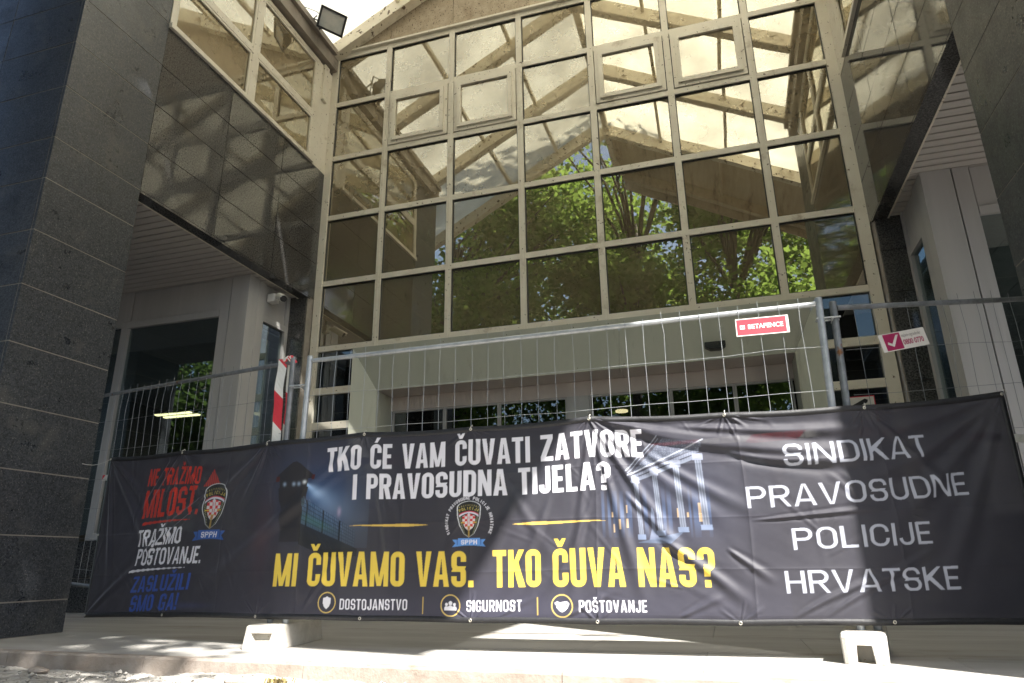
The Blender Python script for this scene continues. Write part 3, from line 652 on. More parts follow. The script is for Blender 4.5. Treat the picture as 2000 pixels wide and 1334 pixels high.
mb = MB(); fb(mb, -0.181, 0.181, -0.136, 0.136, 0.022, 0.03); mb.build('lens', M['lens'], fl)
mb = MB(); p0 = ctr-dirn*0.05; mb.tube([p0+xx*0.215, p0+xx*0.215-dirn*0.16-Vector((0,0,.02)), p0-xx*0.215-dirn*0.16-Vector((0,0,.02)), p0-xx*0.215], 0.011, 6); mb.tube([p0-dirn*0.16, (-5.30, 7.4, 8.45)], 0.014, 6); mb.build('bracket', M['black'], fl)
mb = MB(); mb.tube([ctr-dirn*0.15, ctr-dirn*0.2+Vector((-.05,0,.1)), (-5.2, 7.2, 8.6), (-5.28, 7.0, 8.53)], 0.006, 6); mb.build('cable', M['black'], fl)

# security camera on the left bay
cc = thing('security_camera', (-5.69, 7.45, 4.03), 'white bullet security camera on the corner of the left glazed bay', 'camera')
mb = MB(); mb.box(-5.715, -5.60, 7.40, 7.52, 3.96, 4.08); mb.build('base', M['white'], cc, bevel=0.01)
d = Vector((0.70, -0.50, -0.42)).normalized(); p = Vector((-5.55, 7.44, 4.035))
mb = MB(); mb.tube([(-5.60, 7.45, 4.02), (-5.55, 7.44, 4.03)], 0.025, 10); mb.build('arm', M['white'], cc)
mb = MB(); mb.tube([p, p+d*0.19], 0.050, 16); mb.build('body', M['white'], cc, smooth=False)
mb = MB(); mb.tube([p+d*0.191, p+d*0.215], 0.044, 16); mb.build('lens', M['black'], cc)
mb = MB(); n1 = Vector((0,0,1)); 
sd = d.cross(n1).normalized(); upv = sd.cross(d)
vs = []
for t in (0.0, 0.24):
    for a in (-75, -40, 0, 40, 75): vs.append(p+d*t+(sd*math.sin(math.radians(a))+upv*math.cos(math.radians(a)))*0.055)
mb.add(vs, [(i, i+1, i+6, i+5) for i in range(4)]); hd = mb.build('hood', M['white'], cc); so_ = hd.modifiers.new('s', 'SOLIDIFY'); so_.thickness = 0.004

# ------------------------------------------------------------------ mobile fence panels
def fence_panel(a, b, za_, zb_, label, m, mw, la=0.0, lb=0.0, seed=0):
    rr = random.Random(seed); a = Vector((*a, 0)); b = Vector((*b, 0)); L = (b-a).length; e = (b-a)/L; nrm = Vector((e.y, -e.x, 0))
    root = thing('site_fence', (a+b)/2, label, 'fence', 'mobile site fence panels in a row')
    zt = lambda t: za_+(zb_-za_)*t
    for t, p in ((0, a), (1, b)):
        mb = MB(); mb.tube([p+Vector((lb if t else la,0,zt(t)-1.90)), p+Vector((0,0,zt(t)))], 0.021, 14); mb.tube([p+Vector((0,0,zt(t))), p+Vector((0,0,zt(t)+0.004))], [0.021, 0.017], 14)
        mb.build('post', m, root, smooth=False)
    for zz_ in (-0.035, -1.75):
        mb = MB(); mb.tube([a+e*0.02+Vector((0,0,zt(0)+zz_)), b-e*0.02+Vector((0,0,zt(1)+zz_))], 0.0165, 12); mb.build('rail', m, root)
    mb = MB(); n = int(L/0.115)
    for k in range(1, n):
        t = k/n; p = a+(b-a)*t - nrm*-0.018; top = zt(t)+rr.uniform(-0.01, 0.026); kx = rr.gauss(0, 0.007); kz = zt(t)-rr.uniform(0.12, 0.25)
        mb.tube([p+Vector((0,0,top)), p+e*0.3*kx+Vector((0,0,zt(t)-0.06)), p+e*kx+nrm*rr.uniform(0.0, 0.012)+Vector((0,0,kz)), p+e*rr.gauss(0, 0.003)+Vector((0,0,zt(t)-0.55)), p+Vector((0,0,zt(t)-1.77))], 0.0014, 5)
    for zz_ in (0.31, 0.575, 0.84, 1.10, 1.36, 1.62):
        pts = [a+(b-a)*t+nrm*0.021+Vector((0,0,zt(t)-zz_+rr.gauss(0, 0.004))) for t in np.linspace(0.006, 0.994, 14)]
        mb.tube(pts, 0.0014, 5)
    mb.build('wire_mesh', mw, root)
    return root
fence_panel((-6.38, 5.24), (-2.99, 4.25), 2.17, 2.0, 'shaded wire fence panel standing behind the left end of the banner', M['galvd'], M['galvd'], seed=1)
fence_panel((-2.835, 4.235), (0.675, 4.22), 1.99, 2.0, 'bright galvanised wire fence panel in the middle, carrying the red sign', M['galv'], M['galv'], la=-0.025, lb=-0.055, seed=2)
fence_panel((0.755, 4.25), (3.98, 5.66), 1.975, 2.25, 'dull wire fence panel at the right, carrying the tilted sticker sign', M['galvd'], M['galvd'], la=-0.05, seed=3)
# coupling clamps
for x, y, z, lab in ((0.715, 4.235, 1.87, 'small steel coupling clamp joining the two right fence posts'), (-2.91, 4.24, 1.77, 'small wire hook between the two left fence posts')):
    mb = MB(); mb.tube([(x-0.065, y-0.025, z), (x+0.065, y-0.02, z)], 0.006, 8); mb.tube([(x-0.065, y+0.03, z), (x+0.065, y+0.035, z)], 0.006, 8)
    mb.tube([(x-0.065, y-0.025, z), (x-0.065, y+0.03, z)], 0.006, 8); mb.tube([(x+0.02, y-0.025, z), (x+0.02, y+0.03, z-0.02)], 0.006, 8)
    tag(mb.build('fence_clamp', M['galv']), lab, 'clamp')

# concrete feet
def foot(cx, cy, rz, arch, label):
    bm = bmesh.new(); bmesh.ops.create_cube(bm, size=1)
    for v in bm.verts:
        top = v.co.z > 0; v.co = Vector((v.co.x*((0.215 if top else 0.205) if arch else (0.225 if top else 0.25)), v.co.y*(0.64 if top else 0.68), 0.145 if top else 0.0))
    ed = [e for e in bm.edges if max(v.co.z for v in e.verts) > 0.05]
    bmesh.ops.bevel(bm, geom=ed, offset=0.024 if arch else 0.012, segments=2, profile=0.6, affect='EDGES')
    bm.normal_update(); bm.faces.ensure_lookup_table()
    f = max([q for q in bm.faces if q.normal.y < -0.8], key=lambda q: q.calc_area())
    bmesh.ops.inset_individual(bm, faces=[f], thickness=0.044, depth=0)
    zm = sum(v.co.z for v in f.verts)/len(f.verts)
    for v in f.verts:
        hi = v.co.z > zm
        if arch: v.co.z = 0.086 if hi else 0.004; v.co.x = math.copysign(0.034 if hi else 0.042, v.co.x)
        else: v.co.z = 0.096 if hi else 0.052; v.co.x = math.copysign(0.072 if hi else 0.062, v.co.x)
    ex = bmesh.ops.extrude_face_region(bm, geom=[f]); vs = [q for q in ex['geom'] if isinstance(q, bmesh.types.BMVert)]
    bmesh.ops.translate(bm, verts=vs, vec=(0, 0.10 if arch else 0.05, 0)); bmesh.ops.delete(bm, geom=[f], context='FACES_ONLY')
    for v in vs: v.co.x *= 0.92
    bmesh.ops.recalc_face_normals(bm, faces=bm.faces)
    me = bpy.data.meshes.new('concrete_foot'); bm.to_mesh(me); bm.free(); me.materials.append(M['concrete'])
    o = bpy.data.objects.new('concrete_foot', me); C.objects.link(o); o.location = (cx, cy, 0.001); o.rotation_euler = (0, 0, rz)
    bv = o.modifiers.new('b', 'BEVEL'); bv.width = 0.005; bv.segments = 2; bv.limit_method = 'ANGLE'; bv.angle_limit = math.radians(35)
    return tag(o, label, 'fence foot', 'concrete feet of the fence')
foot(-2.95, 4.375, 0.13, False, 'white concrete fence foot with a slot, under the left fence joint')
foot(0.66, 4.375, -0.19, True, 'white concrete fence foot with an arched opening, under the right fence joint')

# ------------------------------------------------------------------ signs on the fence
rs = thing('fence_sign', (0.33, 4.19, 1.85), 'red plate with white lettering wired to the middle fence panel', 'sign')
def plate(ctr, ex, ez, wd, ht, m, root, name, off, th=0.002):
    n_ = ex.cross(ez); c = ctr - n_*-1*0  # outward normal towards the street is ez x ex
    o_ = ez.cross(ex)
    vs = []
    for k in (off, off+th):
        for a, b in ((-1,-1),(1,-1),(1,1),(-1,1)): vs.append(ctr + ex*a*wd/2 + ez*b*ht/2 + o_*-k)
    mb = MB(); mb.add(vs, [(0,1,2,3),(7,6,5,4),(0,4,5,1),(1,5,6,2),(2,6,7,3),(3,7,4,0)]); return mb.build(name, m, root)
ex = Vector((1, -0.004, -0.012)).normalized(); ez = Vector((0.012, 0.02, 1)); ez = (ez - ex*ez.dot(ex)).normalized(); nn = ex.cross(ez)*-1
nn = ez.cross(ex)*-1  # points to -y
if nn.y > 0: nn = -nn
c0 = Vector((0.335, 4.190, 1.853))
def pl(ctr, ex, ez, nn, u0, u1, v0, v1, m, root, name, d0, d1):
    vs = []
    for k in (d0, d1):
        for a, b in ((u0,v0),(u1,v0),(u1,v1),(u0,v1)): vs.append(ctr+ex*a+ez*b+nn*k)
    mb = MB(); mb.add(vs, [(0,1,2,3),(7,6,5,4),(0,4,5,1),(1,5,6,2),(2,6,7,3),(3,7,4,0)]); return mb.build(name, m, root)
pl(c0, ex, ez, nn, -0.152, 0.152, -0.056, 0.056, M['signwhite'], rs, 'plate', 0, 0.003)
pl(c0, ex, ez, nn, -0.146, 0.137, -0.050, 0.050, M['red'], rs, 'red_field', 0.0031, 0.0036)
xf = lambda p: c0 + ex*(p.x-0.083) + ez*(p.y-0.0135) + nn*(0.0042+p.z)
text_mesh('BETAFENCE', 0.040, 'lettering', M['signwhite'], rs, bold=0.0012, xform=xf, sx=0.96)
for q in ((-0.128, -0.100, 0.009, 0.013), (-0.128, -0.100, -0.013, -0.009), (-0.128, -0.122, -0.013, 0.013), (-0.106, -0.100, -0.013, 0.013), (-0.118, -0.110, -0.006, 0.006)):
    pass
mb = MB()
for (u0, u1, v0, v1) in ((-0.128,-0.122,-0.013,0.013), (-0.106,-0.100,-0.013,0.013), (-0.1215,-0.1065,0.008,0.013), (-0.1215,-0.1065,-0.013,-0.008), (-0.117,-0.111,-0.005,0.005)):
    vs = [c0+ex*a+ez*b+nn*k for k in (0.0037, 0.0045) for a, b in ((u0,v0),(u1,v0),(u1,v1),(u0,v1))]
    mb.add(vs, [(0,1,2,3),(7,6,5,4),(0,4,5,1),(1,5,6,2),(2,6,7,3),(3,7,4,0)])
mb.build('emblem', M['signwhite'], rs)

ws = thing('fence_sign', (1.13, 4.36, 1.74), 'tilted white plate with tick mark and phone number on the right fence panel', 'sign')
e0 = Vector((0.9156, 0.402, 0)).normalized(); a_ = math.radians(11.5); ex = (e0*math.cos(a_)+Vector((0,0,1))*math.sin(a_)).normalized(); nn = Vector((0.402, -0.9156, 0)).normalized(); ez = nn.cross(ex); ez = ez if ez.z > 0 else -ez
c0 = Vector((1.125, 4.375, 1.735))
pl(c0, ex, ez, nn, -0.155, 0.155, -0.055, 0.055, M['signwhite'], ws, 'plate', 0, 0.003)
pl(c0, ex, ez, nn, -0.128, -0.015, -0.050, 0.050, M['magenta'], ws, 'magenta_field', 0.0031, 0.0036)
mb = MB()
chk = [(-0.112, 0.0), (-0.098, 0.006), (-0.085, -0.018), (-0.040, 0.036), (-0.026, 0.032), (-0.083, -0.038)]
chk = [(-0.112,-0.012), (-0.108,0.002), (-0.083,-0.012), (-0.043,0.038), (-0.027,0.038), (-0.076,-0.032)]
vs = [c0+ex*u+ez*v+nn*k for k in (0.0037, 0.0045) for u, v in chk]; n = len(chk)
mb.add(vs, [tuple(range(n)), tuple(range(n, 2*n))[::-1]]+[(i, (i+1) % n, (i+1) % n+n, i+n) for i in range(n)]); mb.build('tick_mark', M['signwhite'], ws)
text_mesh('najam-ograde.hr', 0.030, 'web_address', M['greytext'], ws, xform=lambda p: c0+ex*(p.x-0.008)+ez*(p.y+0.018)+nn*(0.0037+p.z), sx=0.66)
text_mesh('0800 0770', 0.046, 'phone_number', M['magenta'], ws, bold=0.0005, xform=lambda p: c0+ex*(p.x-0.008)+ez*(p.y-0.030)+nn*(0.0037+p.z), sx=0.70)

# ------------------------------------------------------------------ banner: plan path
PL = [Vector((-6.4, 5.2)), Vector((-2.95, 4.195)), Vector((0.72, 4.175)), Vector((3.9, 5.595))]
seg1 = (PL[2]-PL[1]).length
def path(u):
    """u metres along the banner, 0 at its left end"""
    s = u-2.36
    if s < 0: d = (PL[0]-PL[1]).normalized(); p = PL[1]+d*(-s)
    elif s < seg1: d = (PL[2]-PL[1]).normalized(); p = PL[1]+d*s
    else: d = (PL[3]-PL[2]).normalized(); p = PL[2]+d*(s-seg1)
    return p
BU, BZ0, BZ1 = 7.03, 0.16, 1.375
GT = [0.005, 1.11, 2.165, 2.995, 3.775, 4.56, 5.365, 6.13, 7.025]      # eyelets along the top
GZ = [1.456, 1.408, 1.37, 1.378, 1.36, 1.372, 1.335, 1.328, 1.425]
GB = [0.005, 1.13, 2.22, 3.03, 3.778, 4.554, 5.335, 6.09, 7.025]
GZB = [0.12, 0.152, 0.171, 0.167, 0.162, 0.162, 0.162, 0.172, 0.15]

# ------------------------------------------------------------------ banner artwork (printed on the cloth: vertex colours from drawn shapes)
NU, NV, SS = 2110, 366, 2
AW, AH = NU*SS, NV*SS
U1 = np.linspace(0, BU, AW); V1 = np.linspace(0, 1.215, AH)
art = np.zeros((AH, AW, 3), np.float32); art[:] = (0.033, 0.0315, 0.042)
def win(u0, u1, v0, v1):
    i0 = max(0, int(u0/BU*AW)-2); i1 = min(AW, int(u1/BU*AW)+3); j0 = max(0, int(v0/1.215*AH)-2); j1 = min(AH, int(v1/1.215*AH)+3)
    if i1 <= i0 or j1 <= j0: return None
    u, v = np.meshgrid(U1[i0:i1], V1[j0:j1]); return (slice(j0, j1), slice(i0, i1)), u, v
def paint(sl, mask, col, a=1.0):
    m_ = (mask.astype(np.float32)*a)[..., None]; art[sl] = art[sl]*(1-m_) + np.array(col, np.float32)*m_
def addl(sl, wgt, col): art[sl] += wgt[..., None].astype(np.float32)*np.array(col, np.float32)
def bx(x, y, a, b, c, d): return (x >= a) & (x <= b) & (y >= c) & (y <= d)
def rr(x, y, a, b, c, d, r):
    r = max(1e-4, min(r, (b-a)/2, (d-c)/2)); qx = np.abs(x-(a+b)/2)-(b-a)/2+r; qy = np.abs(y-(c+d)/2)-(d-c)/2+r
    return np.hypot(np.maximum(qx, 0), np.maximum(qy, 0)) + np.minimum(np.maximum(qx, qy), 0) <= r
def pg(x, y, pts):
    ins = np.zeros(x.shape, bool); n = len(pts)
    for i in range(n):
        (x0, y0), (x1, y1) = pts[i], pts[(i+1) % n]
        if y0 == y1: continue
        c = ((y0 > y) != (y1 > y)) & (x < (x1-x0)*(y-y0)/(y1-y0)+x0); ins ^= c
    return ins
def glyph(ch, x, y, w, h, vr):
    """block letter of cap height 1; w width, h stem width, vr horizontal stroke"""
    R = w*0.46
    O = lambda a, b, c, d, r=R: rr(x, y, a, b, c, d, r) & ~rr(x, y, a+h, b-h, c+vr, d-vr, max(0.01, r-h))
    if ch == 'I': return bx(x, y, 0, h, 0, 1)
    if ch == 'T': return bx(x, y, 0, w, 1-vr, 1) | bx(x, y, w/2-h/2, w/2+h/2, 0, 1)
    if ch == 'L': return bx(x, y, 0, h, 0, 1) | bx(x, y, 0, w*0.92, 0, vr)
    if ch == 'E': return bx(x, y, 0, h, 0, 1) | bx(x, y, 0, w*0.95, 0, vr) | bx(x, y, 0, w*0.95, 1-vr, 1) | bx(x, y, 0, w*0.85, 0.5-vr/2, 0.5+vr/2)
    if ch == 'F': return bx(x, y, 0, h, 0, 1) | bx(x, y, 0, w*0.95, 1-vr, 1) | bx(x, y, 0, w*0.85, 0.5-vr/2, 0.5+vr/2)
    if ch == 'H': return bx(x, y, 0, h, 0, 1) | bx(x, y, w-h, w, 0, 1) | bx(x, y, 0, w, 0.5-vr/2, 0.5+vr/2)
    if ch == 'O': return O(0, w, 0, 1)
    if ch == 'C': return O(0, w, 0, 1) & ~bx(x, y, w*0.5, w+1, 0.36, 0.64)
    if ch == 'G': return (O(0, w, 0, 1) & ~bx(x, y, w*0.5, w+1, 0.5, 0.66)) | bx(x, y, w*0.5, w, 0.5-vr*0.9, 0.5)
    if ch == 'D':
        o = rr(x, y, 0, w, 0, 1, R) | bx(x, y, 0, w*0.5, 0, 1); i = rr(x, y, h, w-h, vr, 1-vr, max(.01, R-h)) | bx(x, y, h, w*0.5, vr, 1-vr); return o & ~i
    if ch == 'U':
        o = rr(x, y, 0, w, 0, 1.6, R) & (y <= 1); i = rr(x, y, h, w-h, vr, 1.6, max(.01, R-h)); return o & ~i
    if ch == 'J':
        o = rr(x, y, 0, w, 0, 1.6, R) & (y <= 1); i = rr(x, y, h, w-h, vr, 1.6, max(.01, R-h)); return o & ~i & ~bx(x, y, -1, w*0.5, 0.32, 2)
    if ch == 'S':
        t = O(0, w, 0.5-vr/2, 1, R) & ~bx(x, y, w*0.5, 2, 0.5+vr*0.5, 0.70); b = O(0, w, 0, 0.5+vr/2, R) & ~bx(x, y, -1, w*0.5, 0.30, 0.5-vr*0.5); return t | b
    if ch in 'PR':
        o = rr(x, y, 0, w, 0.42, 1, R) | bx(x, y, 0, w*0.5, 0.42, 1); i = rr(x, y, h, w-h, 0.42+vr, 1-vr, max(.01, R-h)) | bx(x, y, h, w*0.5, 0.42+vr, 1-vr)
        g = (o & ~i) | bx(x, y, 0, h, 0, 1)
        if ch == 'R': g |= pg(x, y, [(w*0.42, 0.47), (w*0.42+h, 0.47), (w*1.02, 0), (w*1.02-h*1.05, 0)])
        return g
    if ch == 'A': return (pg(x, y, [(0, 0), (h*1.02, 0), (w/2+h*0.12, 1), (w/2-h*0.55, 1)]) | pg(x, y, [(w, 0), (w-h*1.02, 0), (w/2-h*0.12, 1), (w/2+h*0.55, 1)]) | bx(x, y, w*0.22, w*0.78, 0.20, 0.20+vr*0.9))
    if ch == 'V': return (pg(x, y, [(0, 1), (h*1.02, 1), (w/2+h*0.12, 0), (w/2-h*0.55, 0)]) | pg(x, y, [(w, 1), (w-h*1.02, 1), (w/2-h*0.12, 0), (w/2+h*0.55, 0)]))
    if ch == 'M': return bx(x, y, 0, h*0.9, 0, 1) | bx(x, y, w-h*0.9, w, 0, 1) | pg(x, y, [(0, 1), (h, 1), (w/2+h*0.28, 0.02), (w/2-h*0.42, 0.02)]) | pg(x, y, [(w, 1), (w-h, 1), (w/2-h*0.28, 0.02), (w/2+h*0.42, 0.02)])
    if ch == 'N': return bx(x, y, 0, h*0.92, 0, 1) | bx(x, y, w-h*0.92, w, 0, 1) | pg(x, y, [(0, 1), (h, 1), (w, 0), (w-h, 0)])
    if ch == 'K': return bx(x, y, 0, h, 0, 1) | pg(x, y, [(h*0.8, 0.33), (h*0.8, 0.60), (w-h*0.95, 1), (w+0.02, 1)]) | pg(x, y, [(h*1.05, 0.52), (h*1.9, 0.68), (w+0.04, 0), (w-h*0.98, 0)])
    if ch == 'Z': return bx(x, y, 0, w, 1-vr, 1) | bx(x, y, 0, w, 0, vr) | pg(x, y, [(0, vr), (h*1.15, vr), (w, 1-vr), (w-h*1.15, 1-vr)])
    if ch == '?': return (O(0, w, 0.40, 1, R) & ~bx(x, y, -1, w*0.5-h*0.4, 0.3, 0.70)) | bx(x, y, w*0.5-h*0.5, w*0.5+h*0.5, 0.26, 0.5) | bx(x, y, w*0.5-h*0.5, w*0.5+h*0.5, 0, 0.17)
    if ch == '.': return bx(x, y, 0, h, 0, vr*1.15)
    if ch == '!': return pg(x, y, [(0, 1), (h, 1), (h*0.85, 0.28), (h*0.15, 0.28)]) | bx(x, y, 0, h, 0, 0.18)
    return np.zeros(x.shape, bool)
BASE = {'Č': ('C', 'v'), 'Ć': ('C', '/'), 'Š': ('S', 'v'), 'Ž': ('Z', 'v')}
WF = {'M': 1.34, 'A': 1.1, 'V': 1.08, 'T': 0.92, 'L': 0.86, 'E': 0.88, 'J': 0.85, 'N': 1.06, 'K': 1.05}
def text(s, u0, u1, vb, cap, col, w=0.5, h=0.185, vr=0.155, gap=0.075, space=0.28, shear=0.0, slope=0.0, rough=0.0, alpha=1.0):
    wd = []
    for ch in s:
        b = BASE.get(ch, (ch,))[0]
        wd.append(space if ch == ' ' else h if b in 'I.!' else w*WF.get(b, 1.0))
    tot = sum(wd)+gap*(len(s)-1); k = (u1-u0)/tot; p = 0.0
    for ch, q in zip(s, wd):
        if ch != ' ':
            b, acc = BASE.get(ch, (ch, None)); a0, a1 = u0+p*k, u0+(p+q)*k
            r = win(a0-cap*0.35, a1+cap*0.35, vb-0.02-abs(slope), vb+cap*1.35+abs(slope))
            if r:
                sl, u, v = r; vv = (v-vb-slope*(u-u0)/(u1-u0))/cap; uu = (u-a0)/k - shear*vv
                if rough: uu = uu+rough*np.sin(vv*23+p*9)*0.6+rough*np.sin(vv*51+p*31+uu*17); vv = vv+rough*np.sin(uu*29+p*13)
                g = glyph(b, uu, vv, q, h, vr)
                if acc == 'v': c = q*0.5; g |= pg(uu, vv, [(c-0.17, 1.27), (c-0.06, 1.27), (c, 1.18), (c+0.06, 1.27), (c+0.17, 1.27), (c+0.06, 1.06), (c-0.06, 1.06)])
                if acc == '/': c = q*0.5; g |= pg(uu, vv, [(c-0.08, 1.06), (c+0.04, 1.06), (c+0.19, 1.27), (c+0.02, 1.27)])
                if rough:
                    nz = np.sin(u*310+v*90)*np.sin(v*420-u*70)+0.6*np.sin(u*800+v*300); g &= nz < 1.42
                paint(sl, g, col, alpha)
        p += q+gap
WHITE = (0.74, 0.73, 0.80); YEL = (0.72, 0.53, 0.075); RED = (0.52, 0.035, 0.02); BLUE = (0.028, 0.075, 0.33); GREY = (0.40, 0.415, 0.49)

# soft blue night sky of the printed pictures
sl, u, v = win(0.1, 5.6, 0.0, 1.215)
addl(sl, np.exp(-((u-2.70)/0.28)**2-((v-0.80)/0.22)**2)*0.6, (0.010, 0.040, 0.115))
addl(sl, np.exp(-((u-2.6)/0.45)**2-((v-0.98)/0.25)**2)*0.5, (0.004, 0.016, 0.05))
addl(sl, np.exp(-((u-3.7)/1.6)**2-((v-0.05)/0.16)**2)*0.6, (0.010, 0.011, 0.03))
addl(sl, np.exp(-((u-0.5)/0.35)**2-((v-0.75)/0.5)**2)*0.4, (0.003, 0.006, 0.02))
addl(sl, np.exp(-((u-2.2)/0.10)**2-((v-0.55)/0.30)**2)*0.5, (0.030, 0.002, 0.004))
addl(sl, np.exp(-((u-1.35)/0.3)**2-((v-0.08)/0.02)**2)*0.5, (0.008, 0.02, 0.09))
addl(sl, np.exp(-((u-5.02)/0.35)**2-((v-0.70)/0.30)**2)*0.5, (0.012, 0.018, 0.045))
# searchlight beam from the tower
r = win(2.5, 3.05, 0.45, 0.98); sl, u, v = r
du, dv = u-2.545, 0.905-v; ang = np.arctan2(dv, np.maximum(du, 1e-4)); dist = np.hypot(du, dv)
wgt = np.exp(-((ang-0.62)/0.26)**2)*np.exp(-dist/0.16)*(du > 0); addl(sl, wgt, (0.42, 0.55, 0.72))
wgt = np.exp(-((ang-0.75)/0.5)**2)*np.exp(-dist/0.22)*(du > 0); addl(sl, wgt, (0.03, 0.11, 0.24))
# watch tower
sl, u, v = win(2.28, 2.70, 0.40, 1.10); DK = (0.020, 0.019, 0.024)
tower = pg(u, v, [(2.31, 0.955), (2.30, 0.93), (2.62, 0.93), (2.61, 0.955), (2.50, 1.04), (2.47, 1.055), (2.44, 1.05)]) | bx(u, v, 2.34, 2.57, 0.86, 0.935) | pg(u, v, [(2.33, 0.87), (2.58, 0.87), (2.57, 0.78), (2.54, 0.72), (2.54, 0.5), (2.37, 0.5), (2.37, 0.72), (2.34, 0.78)])
paint(sl, tower, DK); paint(sl, (bx(u, v, 2.30, 2.335, 0.915, 0.952) | bx(u, v, 2.60, 2.625, 0.92, 0.955)), (0.07, 0.012, 0.010))
for cu_ in (2.385, 2.46, 2.50): addl(sl, np.exp(-((u-cu_)/0.012)**2-((v-0.895)/0.013)**2), (0.22, 0.30, 0.42))
addl(sl, np.exp(-((u-2.545)/0.014)**2-((v-0.905)/0.012)**2), (0.7, 0.75, 0.8))
# perimeter fence with wire coils, in perspective
sl, u, v = win(2.52, 3.0, 0.40, 0.86)
t = (u-2.54)/0.42; topv = 0.80-0.24*t; botv = 0.62-0.17*t; hh = topv-botv
inside = (t > 0) & (t < 1) & (v < topv) & (v > botv)
addl(sl, (inside*np.exp(-t*1.4)*0.7), (0.018, 0.055, 0.075))
coil = (np.abs(np.sin((u*95+v*30))) < 0.22) & (t > 0) & (t < 0.8) & (v < topv+0.015) & (v > topv-0.07)
paint(sl, coil, (0.10, 0.16, 0.28), 0.55)
grid_ = inside & ((np.abs(((v-botv)/hh*6) % 1-0.5) > 0.40) | (np.abs((t*26) % 1-0.5) > 0.42)); paint(sl, grid_, (0.012, 0.02, 0.04), 0.7)
post = inside & (np.abs((t*3.2) % 1-0.3) < 0.035); paint(sl, post, (0.008, 0.008, 0.012))
addl(sl, inside*np.exp(-((v-botv-0.05)/0.03)**2)*np.exp(-((t-0.25)/0.3)**2), (0.01, 0.045, 0.012))
addl(sl, np.exp(-((u-2.83)/0.014)**2-((v-0.685)/0.03)**2), (0.20, 0.13, 0.17))
paint(sl, (v < botv) & (t > -0.02) & (t < 1.05) & (v > botv-0.14), (0.006, 0.008, 0.007), 0.7)
# court house: entablature, pediment, columns, wall with lit windows
def cu(px): return 4.794+(px-1240)*0.00288
def cv(py): return 0.476+(1050-py)*0.00295
sl, u, v = win(4.5, 5.45, 0.42, 1.2)
for k, (a, b) in enumerate(((1176, 1182), (1188, 1194), (1199, 1209), (1214, 1222), (1228, 1238), (1262, 1270), (1300, 1306), (1310, 1318), (1352, 1356), (1360, 1372), (1388, 1394))):
    mk = bx(u, v, cu(a), cu(b), cv(1048), cv(955 if k < 5 else 935)); addl(sl, mk*np.exp(-((v-cv(1000))/0.10)**2), (0.02, 0.04, 0.085))
for (px, py, w_, h_) in ((1198, 1003, 3, 5), (1228, 992, 3, 8), (1213, 1022, 4, 10), (1228, 1020, 4, 9), (1200, 1030, 3, 8), (1330, 1000, 4, 9), (1349, 1004, 3, 5), (1373, 992, 6, 11), (1373, 1010, 6, 8)):
    addl(sl, bx(u, v, cu(px-w_/2), cu(px+w_/2), cv(py+h_), cv(py-h_)).astype(float), (0.28, 0.19, 0.08))
ST = (0.16, 0.18, 0.24)
def strip(p, q, th, col, a=1.0):
    (x0, y0), (x1, y1) = (cu(p[0]), cv(p[1])), (cu(q[0]), cv(q[1])); d = np.hypot(x1-x0, y1-y0); tt = ((u-x0)*(x1-x0)+(v-y0)*(y1-y0))/d/d
    ds = np.abs((u-x0)*(y1-y0)-(v-y0)*(x1-x0))/d; paint(sl, (tt >= 0) & (tt <= 1) & (ds < th), col, a)
ped = pg(u, v, [(cu(1245), cv(917)), (cu(1310), cv(848)), (cu(1388), cv(860)), (cu(1388), cv(868))]); paint(sl, ped, (0.09, 0.105, 0.15), 0.6)
nz = np.sin(u*260+np.sin(v*150)*2)*np.sin(v*240+np.sin(u*130)*2); paint(sl, ped & (nz > 0.35), (0.16, 0.18, 0.24), 0.6)
ent = pg(u, v, [(cu(1240), cv(940)), (cu(1382), cv(888)), (cu(1382), cv(870)), (cu(1244), cv(924))]); paint(sl, ent, (0.13, 0.145, 0.20)); paint(sl, ent & (np.sin(u*420) > 0.5), (0.20, 0.22, 0.28), 0.6)
strip((1240, 938), (1382, 886), 0.007, ST); strip((1241, 931), (1382, 879), 0.003, (0.02, 0.02, 0.03)); strip((1233, 924), (1392, 853), 0.004, (0.30, 0.32, 0.38)); strip((1230, 915), (1300, 842), 0.003, (0.20, 0.22, 0.27)); strip((1234, 920), (1302, 848), 0.002, (0.16, 0.18, 0.23))
for (x0, ytop, ybot, wd_) in ((1250, 940, 1042, 5), (1289, 925, 1035, 5.5), (1333, 908, 1028, 6.5), (1378, 895, 1024, 7)):
    sx_ = 5*(v-cv(ytop))/(cv(ybot)-cv(ytop))
    uc = u-cu(x0)-sx_*0.00288; mk = (np.abs(uc) < wd_*0.00288*0.9) & (v > cv(ybot)) & (v < cv(ytop)); fl_ = 0.75+0.25*np.cos(uc/(wd_*0.00288)*9.0)
    art[sl] = np.where(mk[..., None], (np.array(ST)*1.1)[None, None]*fl_[..., None], art[sl])
    paint(sl, (np.abs(uc) < wd_*0.00288*1.5) & (v >= cv(ytop)) & (v < cv(ytop-14)), (0.24, 0.26, 0.34), 0.8); paint(sl, (np.abs(uc) < wd_*0.00288*1.6) & (v < cv(ybot)) & (v > cv(ybot+10)), (0.16, 0.20, 0.30), 0.9)
paint(sl, pg(u, v, [(cu(1270), cv(1052)), (cu(1276), cv(1030)), (cu(1276), cv(1000)), (cu(1279), cv(988)), (cu(1283), cv(1000)), (cu(1283), cv(1032)), (cu(1290), cv(1052))]), (0.13, 0.155, 0.23), 0.8)
paint(sl, pg(u, v, [(cu(1245), cv(1058)), (cu(1290), cv(1048)), (cu(1340), cv(1036)), (cu(1312), cv(1060))]), (0.09, 0.12, 0.19), 0.6)

